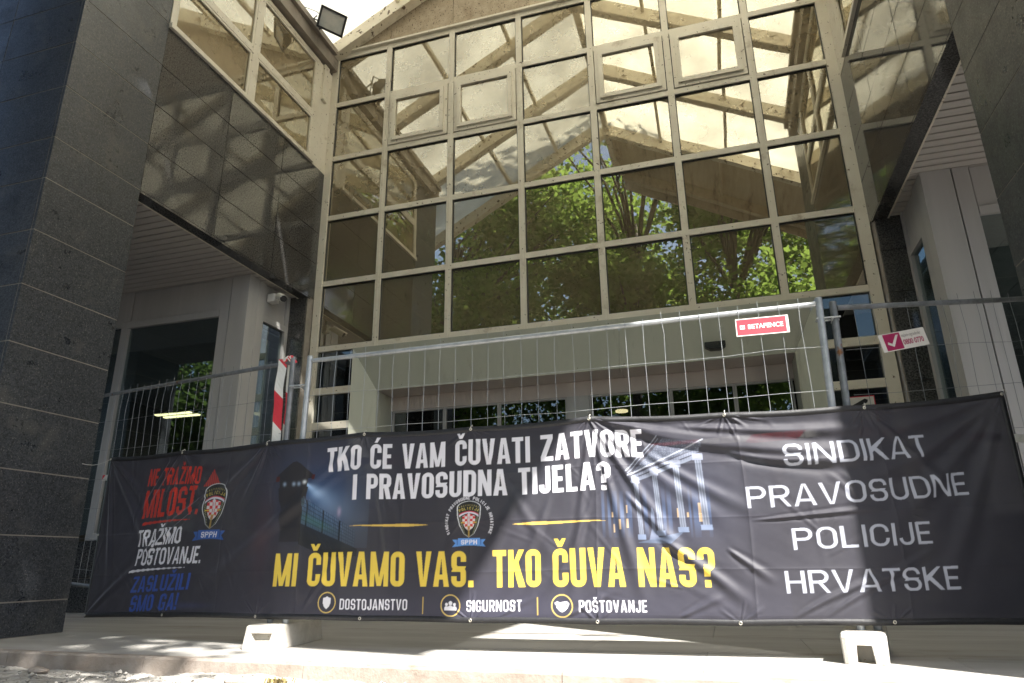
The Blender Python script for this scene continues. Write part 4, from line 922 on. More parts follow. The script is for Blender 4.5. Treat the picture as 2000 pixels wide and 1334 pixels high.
# lettering
text('NE TRAŽIMO', 0.66, 1.39, 0.965, 0.135, RED, w=0.46, h=0.15, shear=0.10, slope=-0.012, rough=0.006)
text('MILOST.', 0.652, 1.415, 0.715, 0.215, RED, w=0.50, h=0.16, shear=0.06, slope=0.012, rough=0.006)
text('TRAŽIMO', 0.635, 1.235, 0.503, 0.122, WHITE, w=0.44, h=0.135, shear=0.12, slope=0.015, rough=0.006)
text('POŠTOVANJE.', 0.655, 1.515, 0.365, 0.122, WHITE, w=0.46, h=0.135, shear=0.12, slope=0.008, rough=0.006)
text('ZASLUŽILI', 0.645, 1.40, 0.170, 0.115, BLUE, w=0.48, h=0.16, shear=0.12, slope=0.02, rough=0.006)
text('SMO GA!', 0.665, 1.285, 0.035, 0.115, BLUE, w=0.46, h=0.15, shear=0.12, slope=0.018, rough=0.006)
for (a, b, va, vb, th, col) in ((0.69, 1.33, 0.672, 0.690, 0.011, RED), (0.60, 1.33, 0.318, 0.345, 0.009, WHITE)):
    sl, u, v = win(a, b, min(va, vb)-0.03, max(va, vb)+0.03); t = (u-a)/(b-a); paint(sl, (np.abs(v-va-(vb-va)*np.sqrt(t.clip(0, 1)))) < th*(1-0.75*t)+0.002*np.sin(u*90), col, 0.9)
sl, u, v = win(1.42, 1.72, 0.92, 1.08); t = pg(u, v, [(1.44, 0.93), (1.50, 0.985), (1.56, 1.06), (1.66, 0.93)]); paint(sl, t & (np.sin(u*260+v*100) > -0.7), RED, 0.75)
text('TKO ĆE VAM ČUVATI ZATVORE', 2.713, 4.882, 0.962, 0.167, WHITE)
text('I PRAVOSUDNA TIJELA?', 2.924, 4.675, 0.760, 0.168, WHITE)
text('MI ČUVAMO VAS.', 2.362, 3.797, 0.208, 0.215, YEL, w=0.43, h=0.155, gap=0.065, space=0.22)
text('TKO ČUVA NAS?', 3.923, 5.23, 0.206, 0.218, YEL, w=0.43, h=0.155, gap=0.065, space=0.22)
for s_, a, b, vb in (('DOSTOJANSTVO', 2.878, 3.355, 0.067), ('SIGURNOST', 3.751, 4.102, 0.067), ('POŠTOVANJE', 4.449, 4.84, 0.067)): text(s_, a, b, vb, 0.065, WHITE, w=0.46, h=0.13, vr=0.12, gap=0.12)
for s_, a, b, vb, cap, sp in (('SINDIKAT', 5.661, 6.47, 0.880, 0.128, 0.012), ('PRAVOSUDNE', 5.439, 6.675, 0.640, 0.124, 0.03), ('POLICIJE', 5.652, 6.40, 0.402, 0.119, 0.016), ('HRVATSKE', 5.588, 6.51, 0.168, 0.120, 0.01)):
    text(s_, a, b, vb, cap, GREY, w=0.74, h=0.138, vr=0.118, gap=0.135, slope=sp)
# gold dashes, separators, round emblems
for (a, b, vc, k) in ((2.916, 3.484, 0.590, 0.72), (4.052, 4.63, 0.580, 0.25)):
    sl, u, v = win(a, b, vc-0.02, vc+0.02); t = ((u-a)/(b-a)).clip(0, 1); wd_ = 0.009*np.minimum(t/k, (1-t)/(1-k)).clip(0, 1)**0.8+0.0006; paint(sl, (np.abs(v-vc) < wd_) & (u > a) & (u < b), (0.60, 0.41, 0.09))
for x in (3.462, 4.200): sl, u, v = win(x-0.01, x+0.01, 0.03, 0.16); paint(sl, bx(u, v, x-0.003, x+0.003, 0.045, 0.147), (0.50, 0.35, 0.10))
def ring(cx_, cy_, r_):
    sl, u, v = win(cx_-r_*1.1, cx_+r_*1.1, cy_-r_*1.1, cy_+r_*1.1); d = np.hypot(u-cx_, v-cy_); paint(sl, np.abs(d-r_) < 0.0035, (0.58, 0.42, 0.13)); return sl, (u-cx_)/r_, (v-cy_)/r_
sl, x, y = ring(2.783, 0.108, 0.062)
paint(sl, pg(x, y, [(0, 0.62), (0.2, 0.5), (0.45, 0.45), (0.45, -0.05), (0.3, -0.4), (0, -0.66), (-0.3, -0.4), (-0.45, -0.05), (-0.45, 0.45), (-0.2, 0.5)]), WHITE)
sl, x, y = ring(3.645, 0.099, 0.062)
for (px, py, r_) in ((0, 0.22, 0.20), (-0.42, 0.10, 0.15), (0.42, 0.10, 0.15)): paint(sl, (np.hypot(x-px, y-py) < r_) | (rr(x, y, px-r_*1.45, px+r_*1.45, py-0.75, py-r_*1.15, r_*1.2) & (y > -0.45)), WHITE)
sl, x, y = ring(4.348, 0.099, 0.062)
paint(sl, pg(x, y, [(-0.72, 0.28), (-0.5, 0.42), (-0.2, 0.30), (0.05, 0.36), (0.5, 0.42), (0.72, 0.22), (0.55, -0.18), (0.3, -0.42), (0.0, -0.56), (-0.28, -0.42), (-0.55, -0.12)]), WHITE)
paint(sl, (np.abs(y+0.10-0.55*x) < 0.045) & (x > -0.1) & (x < 0.5) | (np.abs(y+0.25-0.6*x) < 0.035) & (x > -0.12) & (x < 0.4), (0.02, 0.02, 0.03)); paint(sl, bx(x, y, -0.62, -0.50, -0.1, 0.42) | bx(x, y, 0.50, 0.58, -0.1, 0.42), (0.02, 0.02, 0.03), 0.8)
# badge: shield with chequered arms and ribbon
def badge(cx_, cy_, S, rib, sk=0.0, asp=1.2):
    """S = shield height; cy_ = bottom tip"""
    sl, u, v = win(cx_-S*0.8, cx_+S*0.8, cy_-S*0.35, cy_+S*1.06); y = (v-cy_)/S; x = (u-cx_)/S/asp - sk*y
    def shape(k):
        top = [(k*0.30*math.sin(a), 0.80+k*0.19*math.cos(a)) for a in np.linspace(-1.45, 1.45, 15)]
        return [(0, 0.03*(2-k*2)+0.0), (k*0.13, 0.10), (k*0.235, 0.32), (k*0.285, 0.55), *[(px, py) for px, py in top[::-1]], (-k*0.285, 0.55), (-k*0.235, 0.32), (-k*0.13, 0.10)]
    paint(sl, pg(x, y, shape(1.03)), (0.62, 0.63, 0.66)); paint(sl, pg(x, y, shape(0.95)), (0.012, 0.014, 0.013)); 
    wr = pg(x, y, shape(0.86)) & ~pg(x, y, shape(0.68)) & (y < 0.66); paint(sl, wr & (np.sin(x*120+y*150) > -0.2), (0.20, 0.20, 0.12))
    arc = (np.abs(np.hypot(x, y-0.30)-0.375) < 0.022) & (y > 0.5) & (np.abs(x) < 0.25); paint(sl, arc, (0.60, 0.60, 0.70)); arc = (np.abs(np.hypot(x, y-0.30)-0.405) < 0.012) & (y > 0.5) & (np.abs(x) < 0.25); paint(sl, arc, (0.5, 0.03, 0.05))
    inner = [(0, 0.17), (0.11, 0.27), (0.165, 0.42), (0.165, 0.58), (0, 0.645), (-0.165, 0.58), (-0.165, 0.42), (-0.11, 0.27)]
    mk = pg(x, y, inner); ck = ((np.floor((x+0.165)/0.066)+np.floor(y/0.072)) % 2) > 0.5; paint(sl, mk, (0.62, 0.60, 0.60)); paint(sl, mk & ck, (0.55, 0.03, 0.04))
    paint(sl, bx(x, y, -0.016, 0.016, 0.30, 0.66), (0.55, 0.55, 0.60)); paint(sl, bx(x, y, -0.022, 0.022, 0.02, 0.30), (0.33, 0.21, 0.05)); paint(sl, (np.abs(y-0.40) < 0.012) & (np.abs(x) < 0.20) & (np.abs(x) > 0.10), (0.55, 0.42, 0.06)); paint(sl, (np.abs(y-0.30) < 0.012) & (np.abs(x) < 0.07), (0.45, 0.32, 0.05))
    # arched lettering inside the shield
    def arched(s_, R_, cyy, cap, span, col, w=0.5, h=0.15, cen=0.0):
        n = len(s_)
        for i, ch in enumerate(s_):
            if ch == ' ': continue
            a = cen + span*(i/(n-1)-0.5) if n > 1 else cen
            b, acc = BASE.get(ch, (ch, None))
            px, py = x, y-cyy; ca, sa = math.cos(a), math.sin(a)
            lx = px*ca-py*sa; ly = px*sa+py*ca-R_
            g = glyph(b, lx/cap+w/2, ly/cap, w if b != 'I' else w, h, h*0.9) if b != 'I' else bx(lx/cap+h/2, ly/cap, 0, h, 0, 1)
            paint(sl, g & (np.abs(lx) < cap), col)
    arched('POLICIJA', 0.455, 0.30, 0.075, 0.98, (0.52, 0.42, 0.10), w=0.62, h=0.17)
    arched('PRAVOSUDNA', 0.555, 0.30, 0.042, 0.86, (0.34, 0.29, 0.10), w=0.6, h=0.18)
    # ribbon
    w1, w2 = 0.28, 0.42
    rb = pg(x, y, [(-w1, -0.02), (w1, -0.02), (w1, -0.05), (w2, -0.05), (w2-0.075, -0.15), (w2, -0.25), (w1-0.02, -0.23), (0.12, -0.215), (-0.12, -0.215), (-w1+0.02, -0.23), (-w2, -0.25), (-w2+0.075, -0.15), (-w2, -0.05), (-w1, -0.05)])
    paint(sl, rb, rib); paint(sl, rb & (np.abs(x) > w1) & (y > -0.2) & (np.abs(np.abs(x)-w1) < 0.03), tuple(c*0.6 for c in rib))
    text('SPPH', cx_-S*asp*0.20+sk*S*-0.1, cx_+S*asp*0.20+sk*S*-0.1, cy_-S*0.185, S*0.125, WHITE, w=0.66, h=0.17, vr=0.15, gap=0.16, shear=0.0 if sk == 0 else 0.12)
badge(1.585, 0.615, 0.335, (0.030, 0.10, 0.36), 0.08, 1.38)
badge(3.765, 0.505, 0.228, (0.10, 0.26, 0.62), 0.0, 1.15)
# ring of small lettering round the middle badge
s_ = 'SINDIKAT PRAVOSUDNE POLICIJE HRVATSKE'; cx_, cy_, R_ = 3.765, 0.598, 0.143
sl, u, v = win(cx_-0.2, cx_+0.2, cy_-0.2, cy_+0.2)
for i, ch in enumerate(s_):
    if ch == ' ': continue
    a = -2.02+4.04*i/(len(s_)-1); px, py = u-cx_, v-cy_; lx = px*math.cos(a)-py*math.sin(a); ly = px*math.sin(a)+py*math.cos(a)-R_
    b, acc = BASE.get(ch, (ch, None)); cap = 0.0195
    g = bx(lx/cap+0.1, ly/cap, 0, 0.2, 0, 1) if b == 'I' else glyph(b, lx/cap+0.33, ly/cap, 0.66, 0.19, 0.17); paint(sl, g & (np.abs(lx) < cap), WHITE)
# seams where the print panels meet, hem at the border
art_v = art.reshape(NV, SS, NU, SS, 3).mean(axis=(1, 3))

# ------------------------------------------------------------------ banner cloth
uu = np.linspace(0, BU, NU); vv = np.linspace(0, 1, NV)
UU, VV = np.meshgrid(uu, vv)                      # VV 0 bottom .. 1 top
sag = 0.012*np.abs(np.sin(np.pi*np.interp(uu, GT, np.arange(len(GT)))))
zt_ = np.interp(uu, GT, GZ)-sag; zb_ = np.interp(uu, GB, GZB)+0.004*np.abs(np.sin(np.pi*np.interp(uu, GB, np.arange(len(GB)))))
Zb = zb_[None]+(zt_-zb_)[None]*VV
pp = np.array([path(a)[:] for a in uu]); 
k_ = np.ones(41)/41; pad = lambda q: np.concatenate([np.full(20, q[0])+(q[1]-q[0])*np.arange(-20, 0), q, q[-1]+(q[-1]-q[-2])*np.arange(1, 21)])
pp = np.stack([np.convolve(pad(pp[:, i]), k_, 'valid') for i in range(2)], 1)
tg = np.gradient(pp, axis=0); tg /= np.linalg.norm(tg, axis=1)[:, None]; nr = np.stack([tg[:, 1], -tg[:, 0]], 1)
H = np.zeros_like(UU); V_ = VV*1.215
def fold(p, q, amp, wd, curve=0.0, asym=0.35):
    """soft fold running from p to q (banner metres)"""
    (x0, y0), (x1, y1) = p, q; L = math.hypot(x1-x0, y1-y0); ex_, ey_ = (x1-x0)/L, (y1-y0)/L
    t = ((UU-x0)*ex_+(V_-y0)*ey_)/L; d = -(UU-x0)*ey_+(V_-y0)*ex_ - curve*4*t*(1-t)
    env = np.clip(t/0.18, 0, 1)*np.clip((1-t)/0.35, 0, 1); env = np.where((t > 0) & (t < 1), env, 0)
    wv = wd*(0.5+0.8*t.clip(0, 1)); return amp*env*(np.exp(-(d/wv)**2)-asym*np.exp(-((d-1.7*wv)/wv)**2)-asym*np.exp(-((d+1.7*wv)/wv)**2))
rngb = random.Random(11)
F = [((4.56, 1.20), (5.40, 0.50), 0.010, 0.035, -0.02), ((4.56, 1.20), (5.15, 0.25), 0.014, 0.030, 0.0), ((4.56, 1.20), (4.85, 0.05), 0.012, 0.028, 0.0),
     ((4.56, 1.20), (4.40, 0.05), 0.009, 0.025, 0.0), ((4.56, 1.21), (5.9, 1.02), 0.022, 0.032, -0.03), ((4.65, 1.17), (6.3, 0.93), 0.026, 0.040, -0.055),
     ((5.05, 1.15), (6.2, 1.08), 0.020, 0.030, -0.02), ((5.35, 0.97), (6.15, 0.90), 0.018, 0.028, -0.03),
     ((4.85, 1.02), (5.55, 0.58), 0.010, 0.032, -0.02), ((5.45, 0.57), (6.2, 0.63), 0.010, 0.014, 0.0), ((4.75, 0.75), (5.10, 0.35), 0.012, 0.025, 0.0),
     ((4.9, 0.5), (5.45, 0.06), 0.013, 0.028, 0.02), ((5.3, 0.42), (5.55, 0.22), 0.010, 0.02, 0.0), ((5.6, 0.03), (6.25, 0.30), 0.010, 0.020, 0.03), ((5.75, 0.03), (6.5, 0.42), 0.008, 0.020, 0.03),
     ((7.02, 1.21), (6.0, 0.75), 0.015, 0.040, 0.03), ((7.02, 1.21), (6.05, 0.45), 0.015, 0.045, 0.03), ((7.0, 1.18), (6.35, 0.10), 0.012, 0.05, 0.02), ((7.02, 1.21), (6.1, 1.05), 0.012, 0.030, 0.02),
     ((6.13, 1.2), (6.7, 0.55), 0.008, 0.03, 0.0), ((0.005, 1.21), (1.0, 0.30), 0.012, 0.040, 0.03), ((0.005, 1.21), (0.75, 0.80), 0.012, 0.030, 0.02), ((0.02, 1.2), (0.30, 0.2), 0.012, 0.030, 0.0),
     ((1.11, 1.21), (1.02, 0.5), 0.009, 0.022, 0.0), ((1.11, 1.21), (1.5, 0.75), 0.009, 0.022, 0.0), ((1.11, 1.21), (0.75, 0.8), 0.011, 0.022, 0.0),
     ((2.165, 1.21), (1.65, 0.85), 0.012, 0.030, 0.02), ((2.165, 1.20), (1.9, 0.72), 0.012, 0.028, 0.02), ((2.165, 1.19), (0.75, 0.30), 0.008, 0.045, 0.0), ((2.9, 1.0), (1.4, 0.10), 0.014, 0.05, 0.02), ((3.0, 1.21), (2.1, 0.45), 0.011, 0.045, 0.0),
     ((0.005, 0.0), (0.9, 0.45), 0.010, 0.03, 0.02), ((1.35, 0.75), (0.60, 0.38), 0.013, 0.020, 0.01), ((1.55, 0.9), (0.85, 0.55), 0.011, 0.02, 0.0), ((0.95, 1.15), (0.62, 0.75), 0.010, 0.02, 0.0),
     ((3.775, 1.2), (4.35, 0.30), 0.008, 0.028, 0.0), ((3.775, 1.2), (3.6, 0.2), 0.006, 0.03, 0.0), ((4.1, 0.8), (3.8, 0.2), 0.009, 0.04, 0.0), ((4.3, 0.75), (3.95, 0.05), 0.009, 0.035, 0.02), ((4.55, 0.7), (4.2, 0.05), 0.010, 0.03, 0.02),
     ((3.0, 1.2), (3.35, 0.4), 0.006, 0.03, 0.0), ((2.6, 0.05), (2.9, 0.5), 0.006, 0.025, 0.0), ((4.35, 0.03), (4.7, 0.20), 0.008, 0.018, 0.0), ((3.95, 0.03), (4.2, 0.16), 0.006, 0.015, 0.0), ((5.0, 0.03), (5.3, 0.18), 0.008, 0.018, 0.0)]
for p, q, a, wd_, c in F: H += fold(p, q, a, wd_, c)
for k in range(70):
    x0 = rngb.uniform(0, 7.0); y0 = rngb.uniform(0.05, 1.15); an = rngb.choice([0.9, 2.2, -0.8, 2.5])+rngb.gauss(0, 0.3); L_ = rngb.uniform(0.15, 0.5)
    H += fold((x0, y0), (x0+L_*math.cos(an), y0+L_*math.sin(an)), rngb.uniform(0.001, 0.003), rngb.uniform(0.012, 0.025))
H *= 0.88
for gu in GT:
    for (dx, dy) in ((0.16, -0.10), (-0.15, -0.11), (0.07, -0.17), (-0.06, -0.18), (0.22, -0.05)):
        H += fold((gu, 1.205), (gu+dx*rngb.uniform(0.7, 1.3), 1.205+dy*rngb.uniform(0.7, 1.3)), rngb.uniform(0.003, 0.006), rngb.uniform(0.006, 0.011))
for gu in GB:
    for (dx, dy) in ((0.12, 0.09), (-0.12, 0.09), (0.03, 0.14)):
        H += fold((gu, 0.01), (gu+dx*rngb.uniform(0.7, 1.3), 0.01+dy*rngb.uniform(0.7, 1.3)), rngb.uniform(0.002, 0.005), rngb.uniform(0.006, 0.011))
# packing creases: sharp, straight, vertical and horizontal
for xk in (0.95, 1.75, 2.55, 3.30, 3.78, 4.57, 5.43, 6.2): d = UU-xk-0.01*np.sin(V_*4+xk); H += 0.0035*np.exp(-np.abs(d)/0.012)
for yk in (0.30, 0.60, 0.91): d = V_-yk-0.006*np.sin(UU*2.3+yk*9); H += 0.0022*np.exp(-np.abs(d)/0.010)
H += 0.010*noise2(UU, V_*1.5, 2.3, 21)*np.clip(UU*3, 0, 1) + 0.0022*noise2(UU*1.2, V_, 9, 22) + 0.0003*noise2(UU, V_, 30, 23)*(0.4+0.6*(UU > 4.5))
fade = np.clip(np.minimum.reduce([UU/0.06, (BU-UU)/0.06, V_/0.05, (1.215-V_)/0.05]), 0.15, 1); H = H*fade
Xb = pp[None, :, 0]+nr[None, :, 0]*(H+0.012); Yb = pp[None, :, 1]+nr[None, :, 1]*(H+0.012)
co = np.stack([Xb, Yb, Zb], -1).reshape(-1, 3)

bn = thing('banner', (-0.5, 4.18, 0.16), 'long black printed protest banner with white and yellow slogans tied across the fence', 'banner')
idx = np.arange(NU*NV).reshape(NV, NU); fq = np.stack([idx[:-1, :-1], idx[:-1, 1:], idx[1:, 1:], idx[1:, :-1]], -1).reshape(-1, 4)
me = bpy.data.meshes.new('cloth'); me.vertices.add(len(co)); me.vertices.foreach_set('co', (co-np.array(bn['_base'])).astype(np.float32).ravel())
me.loops.add(fq.size); me.loops.foreach_set('vertex_index', fq.astype(np.int32).ravel())
me.polygons.add(len(fq)); me.polygons.foreach_set('loop_start', np.arange(0, fq.size, 4, dtype=np.int32))
me.update(calc_edges=True); me.polygons.foreach_set('use_smooth', np.ones(len(fq), bool))
ca = me.color_attributes.new('print', 'FLOAT_COLOR', 'POINT')
ca.data.foreach_set('color', np.concatenate([art_v.reshape(-1, 3), np.ones((NU*NV, 1))], 1).astype(np.float32).ravel())
m = bpy.data.materials.new('printed_cloth'); m.use_nodes = True; t = m.node_tree; n = t.nodes; b = n['Principled BSDF']
at = n.new('ShaderNodeAttribute'); at.attribute_name = 'print'; t.links.new(at.outputs['Color'], b.inputs['Base Color'])
b.inputs['Roughness'].default_value = 0.6; b.inputs['Specular IOR Level'].default_value = 0.38
b.inputs['Sheen Weight'].default_value = 0.25; b.inputs['Sheen Roughness'].default_value = 0.35; b.inputs['Sheen Tint'].default_value = (0.85, 0.85, 1.0, 1)
tc = n.new('ShaderNodeTexCoord'); wv = n.new('ShaderNodeTexNoise'); wv.inputs['Scale'].default_value = 420; t.links.new(tc.outputs['Object'], wv.inputs['Vector'])
bp = n.new('ShaderNodeBump'); bp.inputs['Strength'].default_value = 0.12; bp.inputs['Distance'].default_value = 0.002; t.links.new(wv.outputs['Fac'], bp.inputs['Height']); t.links.new(bp.outputs[0], b.inputs['Normal'])
tr = n.new('ShaderNodeBsdfTransparent'); mx = n.new('ShaderNodeMixShader'); mx.inputs[0].default_value = 0.05
t.links.new(b.outputs[0], mx.inputs[1]); t.links.new(tr.outputs[0], mx.inputs[2]); t.links.new(mx.outputs[0], n['Material Output'].inputs[0])
me.materials.append(m)
ob = bpy.data.objects.new('cloth', me); C.objects.link(ob); ob.parent = bn
# hem: a folded double strip round the edge, eyelets, ties
def bpt(u, v, off=0.0):
    i = min(NU-1, max(0, int(round(u/BU*(NU-1))))); j = min(NV-1, max(0, int(round(v*(NV-1))))); p = co[j*NU+i]
    return Vector((p[0]+nr[i, 0]*off, p[1]+nr[i, 1]*off, p[2]))
def hemstrip(v0, v1):
    mb = MB(); n_ = 420; vs = []
    for k in range(n_+1):
        u = BU*k/n_; vs += [bpt(u, v0, 0.002), bpt(u, v1, 0.002)]
    mb.add(vs, [(2*k, 2*k+2, 2*k+3, 2*k+1) for k in range(n_)]); o = mb.build('hem', M['hem'], bn, smooth=True); q = o.modifiers.new('s', 'SOLIDIFY'); q.thickness = 0.0015
hemstrip(0.0, 0.028); hemstrip(0.972, 1.0)
for (u0, u1) in ((0.0, 0.032), (BU-0.032, BU)):
    mb = MB(); vs = []; n_ = 90
    for k in range(n_+1): v = 0.03+0.94*k/n_; vs += [bpt(u0, v, 0.002), bpt(u1, v, 0.002)]
    mb.add(vs, [(2*k, 2*k+1, 2*k+3, 2*k+2) for k in range(n_)]); o = mb.build('hem', M['hem'], bn, smooth=True); q = o.modifiers.new('s', 'SOLIDIFY'); q.thickness = 0.0015
def eyelet(u, v):
    i = min(NU-1, max(0, int(round(u/BU*(NU-1))))); c = bpt(u, v, 0.0045); tx = Vector((tg[i, 0], tg[i, 1], 0)); nz_ = Vector((nr[i, 0], nr[i, 1], 0)); mb = MB(); vs = []; n_ = 14; rings = ((0.0045, 0.0), (0.006, 0.003), (0.009, 0.002), (0.0105, 0.0))
    for r_, h_ in rings:
        for k in range(n_): a = 2*math.pi*k/n_; vs.append(c+tx*math.cos(a)*r_+Vector((0,0,1))*math.sin(a)*r_+nz_*h_)
    fs = [(q*n_+k, q*n_+(k+1) % n_, (q+1)*n_+(k+1) % n_, (q+1)*n_+k) for q in range(3) for k in range(n_)]
    mb.add(vs, fs); mb.build('eyelet', M['brass'], bn, smooth=True)
for u in GT: eyelet(min(max(u, 0.016), BU-0.016), 0.986)
for u in GB: eyelet(min(max(u, 0.016), BU-0.016), 0.014)
eyelet(0.016, 0.5); eyelet(BU-0.016, 0.45)
for u in GT[1:-1]:
    a = bpt(u, 0.986, 0.006); mb = MB(); mb.tube([a, a+Vector((0.004, -0.006, 0.014)), a+Vector((0.006, 0.02, 0.03)), a+Vector((0.002, 0.04, 0.01))], 0.0022, 5); mb.build('tie', M['rope'], bn)
a = bpt(0.016, 0.986, 0.004); mb = MB(); b_ = Vector((XL-0.005, 4.75, 1.40)); mb.tube([a]+[a.lerp(b_, t)+Vector((0, 0, -0.03*math.sin(math.pi*t)+0.0)) for t in (0.2, 0.4, 0.6, 0.8, 1.0)], 0.0025, 5); mb.build('cord', M['rope'], bn)
a = bpt(BU-0.016, 0.986, 0.004); mb = MB(); mb.tube([a, a+Vector((0.02, 0.02, 0.03)), a+Vector((0.05, 0.05, 0.02))], 0.0022, 5); mb.build('tie', M['rope'], bn)

# ------------------------------------------------------------------ red and white barrier tape
def tape(pts, wd, upv, label, name='barrier_tape', stripe=0.24):
    """ribbon along pts with slanted red bands"""
    mb = MB(); pts = [Vector(p) for p in pts]; N = 90; L = [0]
    for a, b in zip(pts, pts[1:]): L.append(L[-1]+(b-a).length)
    def at_(s):
        for k in range(len(pts)-1):
            if s <= L[k+1] or k == len(pts)-2: return pts[k].lerp(pts[k+1], (s-L[k])/(L[k+1]-L[k]))
    per = stripe*2; nb = int(L[-1]/stripe)+2
    for k in range(-1, nb):
        for q in range(6):
            s0, s1 = k*stripe+stripe*q/6, k*stripe+stripe*(q+1)/6; vs = []
            for s, e in ((s0, 0), (s1, 0), (s1, 1), (s0, 1)):
                ss = min(max(s+(wd*1.0 if e else 0), 0), L[-1]); p = at_(ss); U_ = upv(ss) if callable(upv) else Vector(upv); vs.append(p+U_*(wd/2 if e else -wd/2)+Vector((0, 0.004*math.sin(ss*23), 0)))
            if (vs[0]-vs[1]).length > 1e-5 or (vs[2]-vs[3]).length > 1e-5: mb.add(vs, [(0,1,2,3)], (k+1) % 2)
    o = mb.build(name, [M['red'], M['white']]); q = o.modifiers.new('s', 'SOLIDIFY'); q.thickness = 0.0008
    return tag(o, label, 'barrier tape')
tape([(-3.085, 4.255, 2.0), (-3.09, 4.245, 1.75), (-3.075, 4.245, 1.5), (-3.08, 4.25, 1.15)], 0.075, (1, 0.0, 0), 'red and white barrier tape hanging down from the left fence panel end')
tape([(-3.035, 4.27, 1.985), (-3.025, 4.275, 1.6), (-3.03, 4.27, 1.2)], 0.03, (1, 0.2, 0), 'narrow red strip of barrier tape folded beside the left fence post')
tape([(-5.44, 4.99, 1.30), (-2.95, 4.27, 1.22), (-1.2, 4.26, 1.14), (0.7, 4.26, 1.20), (3.0, 5.3, 1.12)], 0.05, (0, 0, 1), 'red and white barrier tape stretched along the fence behind the banner', stripe=0.3)
mb = MB()
for k in range(4): mb.tube([(-3.07+0.02*k, 4.245, 1.985+0.008*k), (-3.03+0.012*k, 4.235, 2.004), (-3.0+0.01*k, 4.26, 1.96)], 0.012, 7, mi=k % 2)
tag(mb.build('tape_knot', [M['white'], M['red']]), 'knotted white and red tape end on the left fence rail', 'barrier tape')

# ------------------------------------------------------------------ trees of the street behind the camera (seen mirrored in the glass)
def tree(base, h, trunk_r, blobs, label, leafm, nleaf, size, seed):
    rr_ = np.random.default_rng(seed); rnd = random.Random(seed)
    root = thing('street_tree', (*base, -0.16), label, 'tree', 'street trees mirrored in the glass')
    mb = MB(); bx_, by_ = base; pts = []; n_ = 9
    for k in range(n_): t_ = k/(n_-1); pts.append((bx_+0.35*math.sin(t_*4+seed), by_+0.3*math.cos(t_*3+seed)-0.3, -0.2+h*0.82*t_))
    mb.tube(pts, [trunk_r*(1-0.78*k/(n_-1)) for k in range(n_)], 10)
    mb.build('trunk', M['bark'], root, smooth=True)
    lm = MB(); cl = []
    for (cx_, cy_, cz_, rx, ry, rz) in blobs:
        for q in range(7):
            d = np.array([rnd.gauss(0,1), rnd.gauss(0,1), rnd.gauss(0,1)]); d /= np.linalg.norm(d); e = Vector((cx_+d[0]*rx*0.8, cy_+d[1]*ry*0.8, cz_+d[2]*rz*0.7))
            k = min(n_-1, max(2, int((cz_-1.5)/(h*0.82)*(n_-1)))); s = Vector(pts[k]); mid = s.lerp(e, 0.5)+Vector((rnd.gauss(0,.3), rnd.gauss(0,.3), 0.4)); lm.tube([s, mid, e], [trunk_r*0.26, trunk_r*0.15, 0.015], 6)
        vol = rx*ry*rz
        cl += [(np.array([cx_, cy_, cz_]), np.array([rx, ry, rz]))]*max(2, int(3*vol**0.6))
    lm.build('limbs', M['bark'], root, smooth=True)
    # leaf clumps
    nc = 150*len(blobs); ctr_ = np.zeros((nc, 3))
    for i in range(nc):
        c_, r3 = cl[rr_.integers(len(cl))]; d = rr_.normal(size=3); d /= np.linalg.norm(d); ctr_[i] = c_+d*r3*(rr_.random()**0.45)
    ci = rr_.integers(0, nc, nleaf); p = ctr_[ci]+rr_.normal(size=(nleaf, 3))*np.array([0.38, 0.38, 0.26])
    nrm = rr_.normal(size=(nleaf, 3))+np.array([0, 0, 1.1]); nrm /= np.linalg.norm(nrm, axis=1)[:, None]
    ax = rr_.normal(size=(nleaf, 3)); ax -= nrm*(ax*nrm).sum(1)[:, None]; ax /= np.linalg.norm(ax, axis=1)[:, None]; ay = np.cross(nrm, ax)
    s = size*rr_.uniform(0.6, 1.3, nleaf)[:, None]
    # five-pointed leaf outline
    out = [(0, -0.5), (0.32, -0.38), (0.55, 0.02), (0.26, 0.08), (0.05, 0.62), (-0.24, 0.10), (-0.55, 0.05), (-0.33, -0.36)]
    K = len(out); Vv = np.stack([p+ax*s*a+ay*s*b-nrm*s*0.25*abs(a) for a, b in out], 1).reshape(-1, 3)-np.array([*base, -0.16])
    me = bpy.data.meshes.new('crown'); me.vertices.add(len(Vv)); me.vertices.foreach_set('co', Vv.astype(np.float32).ravel())
    me.loops.add(nleaf*K); me.loops.foreach_set('vertex_index', np.arange(nleaf*K, dtype=np.int32)); me.polygons.add(nleaf); me.polygons.foreach_set('loop_start', np.arange(0, nleaf*K, K, dtype=np.int32))
    me.update(calc_edges=True); me.materials.append(leafm); o = bpy.data.objects.new('crown', me); C.objects.link(o); o.parent = root
A, B_ = M['leafA'], M['leafB']
tree((1.6, -6.6), 15, 0.28, [(3.0, -2.8, 11.6, 1.4, 1.3, 1.2), (1.3, -1.8, 11.5, 1.5, 1.3, 1.1), (1.2, -5.6, 12.2, 2.2, 2.2, 2.2), (1.9, -7.6, 8.0, 2.4, 2.2, 2.4), (-0.2, -7.2, 5.4, 2.6, 1.8, 1.6)], 'leafy green street tree nearest to the canopy, with a leaning trunk', A, 16000, 0.20, 1)
tree((-4.5, -8.5), 17, 0.30, [(-4.5, -8.5, 10.5, 3.0, 2.4, 2.8), (-3.4, -8.2, 13.6, 2.4, 2.4, 2.2), (-6.2, -8.8, 6.5, 2.8, 2.4, 2.2), (-3.0, -8.4, 5.2, 2.2, 2.0, 1.6)], 'broad green street tree opposite the left half of the glass wall', A, 9500, 0.20, 2)
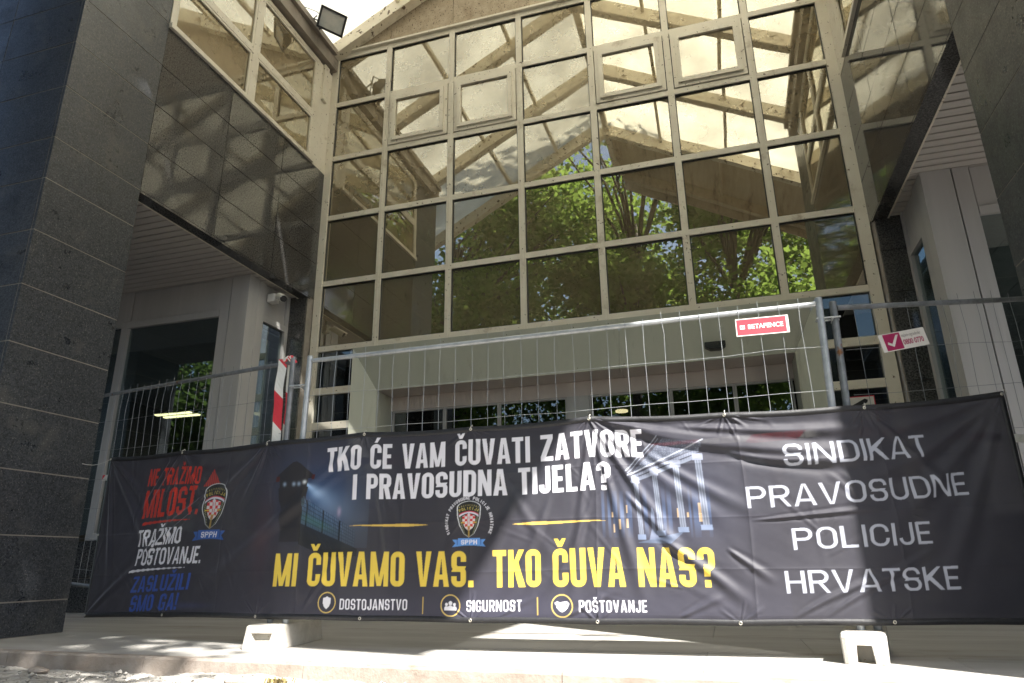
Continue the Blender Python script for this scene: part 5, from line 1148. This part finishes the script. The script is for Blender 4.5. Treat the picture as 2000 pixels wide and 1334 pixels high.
tree((-10.0, -9.5), 17, 0.30, [(-9.5, -9.5, 10.5, 3.0, 2.4, 3.0), (-10.5, -9.0, 6.0, 3.0, 2.4, 2.2), (-8.0, -10, 13.5, 2.2, 2.4, 2.2)], 'dark green street tree second from the left end of the row', B_, 8500, 0.22, 3)
tree((-16.5, -10), 16, 0.30, [(-16.5, -10, 9.0, 3.6, 3, 3.0), (-15.0, -10, 5.0, 3.4, 2.6, 2.0), (-14.0, -9.3, 7.2, 2.4, 2.2, 1.8)], 'dark street tree at the left end of the row', B_, 9000, 0.24, 4)
tree((5.6, -13.5), 18, 0.32, [(5.2, -13.5, 11.0, 3.0, 3, 3.0), (6.3, -13.0, 6.0, 3.0, 2.6, 2.4), (3.4, -14, 14.5, 2.4, 2.4, 2.2), (4.2, -12.5, 7.4, 2.2, 2.0, 1.8)], 'tall green street tree at the right end of the row', A, 14000, 0.21, 5)
tree((-1.2, -15), 19, 0.34, [(-1.2, -15, 12.0, 3.0, 3, 3.0), (1.0, -15, 15.5, 2.6, 2.6, 2.4), (-2.2, -15, 6.5, 3.2, 2.6, 2.4)], 'tall dark green tree standing behind the two middle trees', B_, 7000, 0.22, 6)

tree((-8.6, -4.6), 14, 0.26, [(-7.6, -4.2, 8.6, 2.8, 2.2, 2.2), (-9.8, -4.6, 6.0, 2.6, 2.2, 2.0), (-4.6, -4.4, 11.5, 2.6, 2.0, 1.8), (-6.5, -4.8, 12.5, 2.4, 2.2, 2.0)], 'spreading street tree added to screen the sky in front of the left pillar, nearest to it', A, 12000, 0.20, 9)  # crowns added to block sky light from the front left

tree((-2.4, -6.0), 15, 0.26, [(-2.6, -6.0, 9.6, 2.4, 1.8, 1.8), (-2.6, -0.2, 13.0, 2.0, 1.1, 0.7), (-0.2, -0.6, 12.9, 1.7, 1.1, 0.7)], 'straight street tree between the broad tree and the leaning one, overhang added for shade', A, 7500, 0.20, 10)  # crown blobs over the canopy added to shade the left pillar front

tree((-17.2, -3.6), 10, 0.22, [(-16.6, -3.8, 5.0, 2.6, 2.0, 1.6), (-17.8, -4.6, 7.0, 2.4, 2.0, 1.7), (-15.2, -4.4, 3.6, 1.8, 1.6, 1.2)], 'small street tree far out on the left, mirrored in the office window', B_, 6500, 0.20, 12)

for o in bpy.data.objects:
    if '_base' in o: del o['_base']
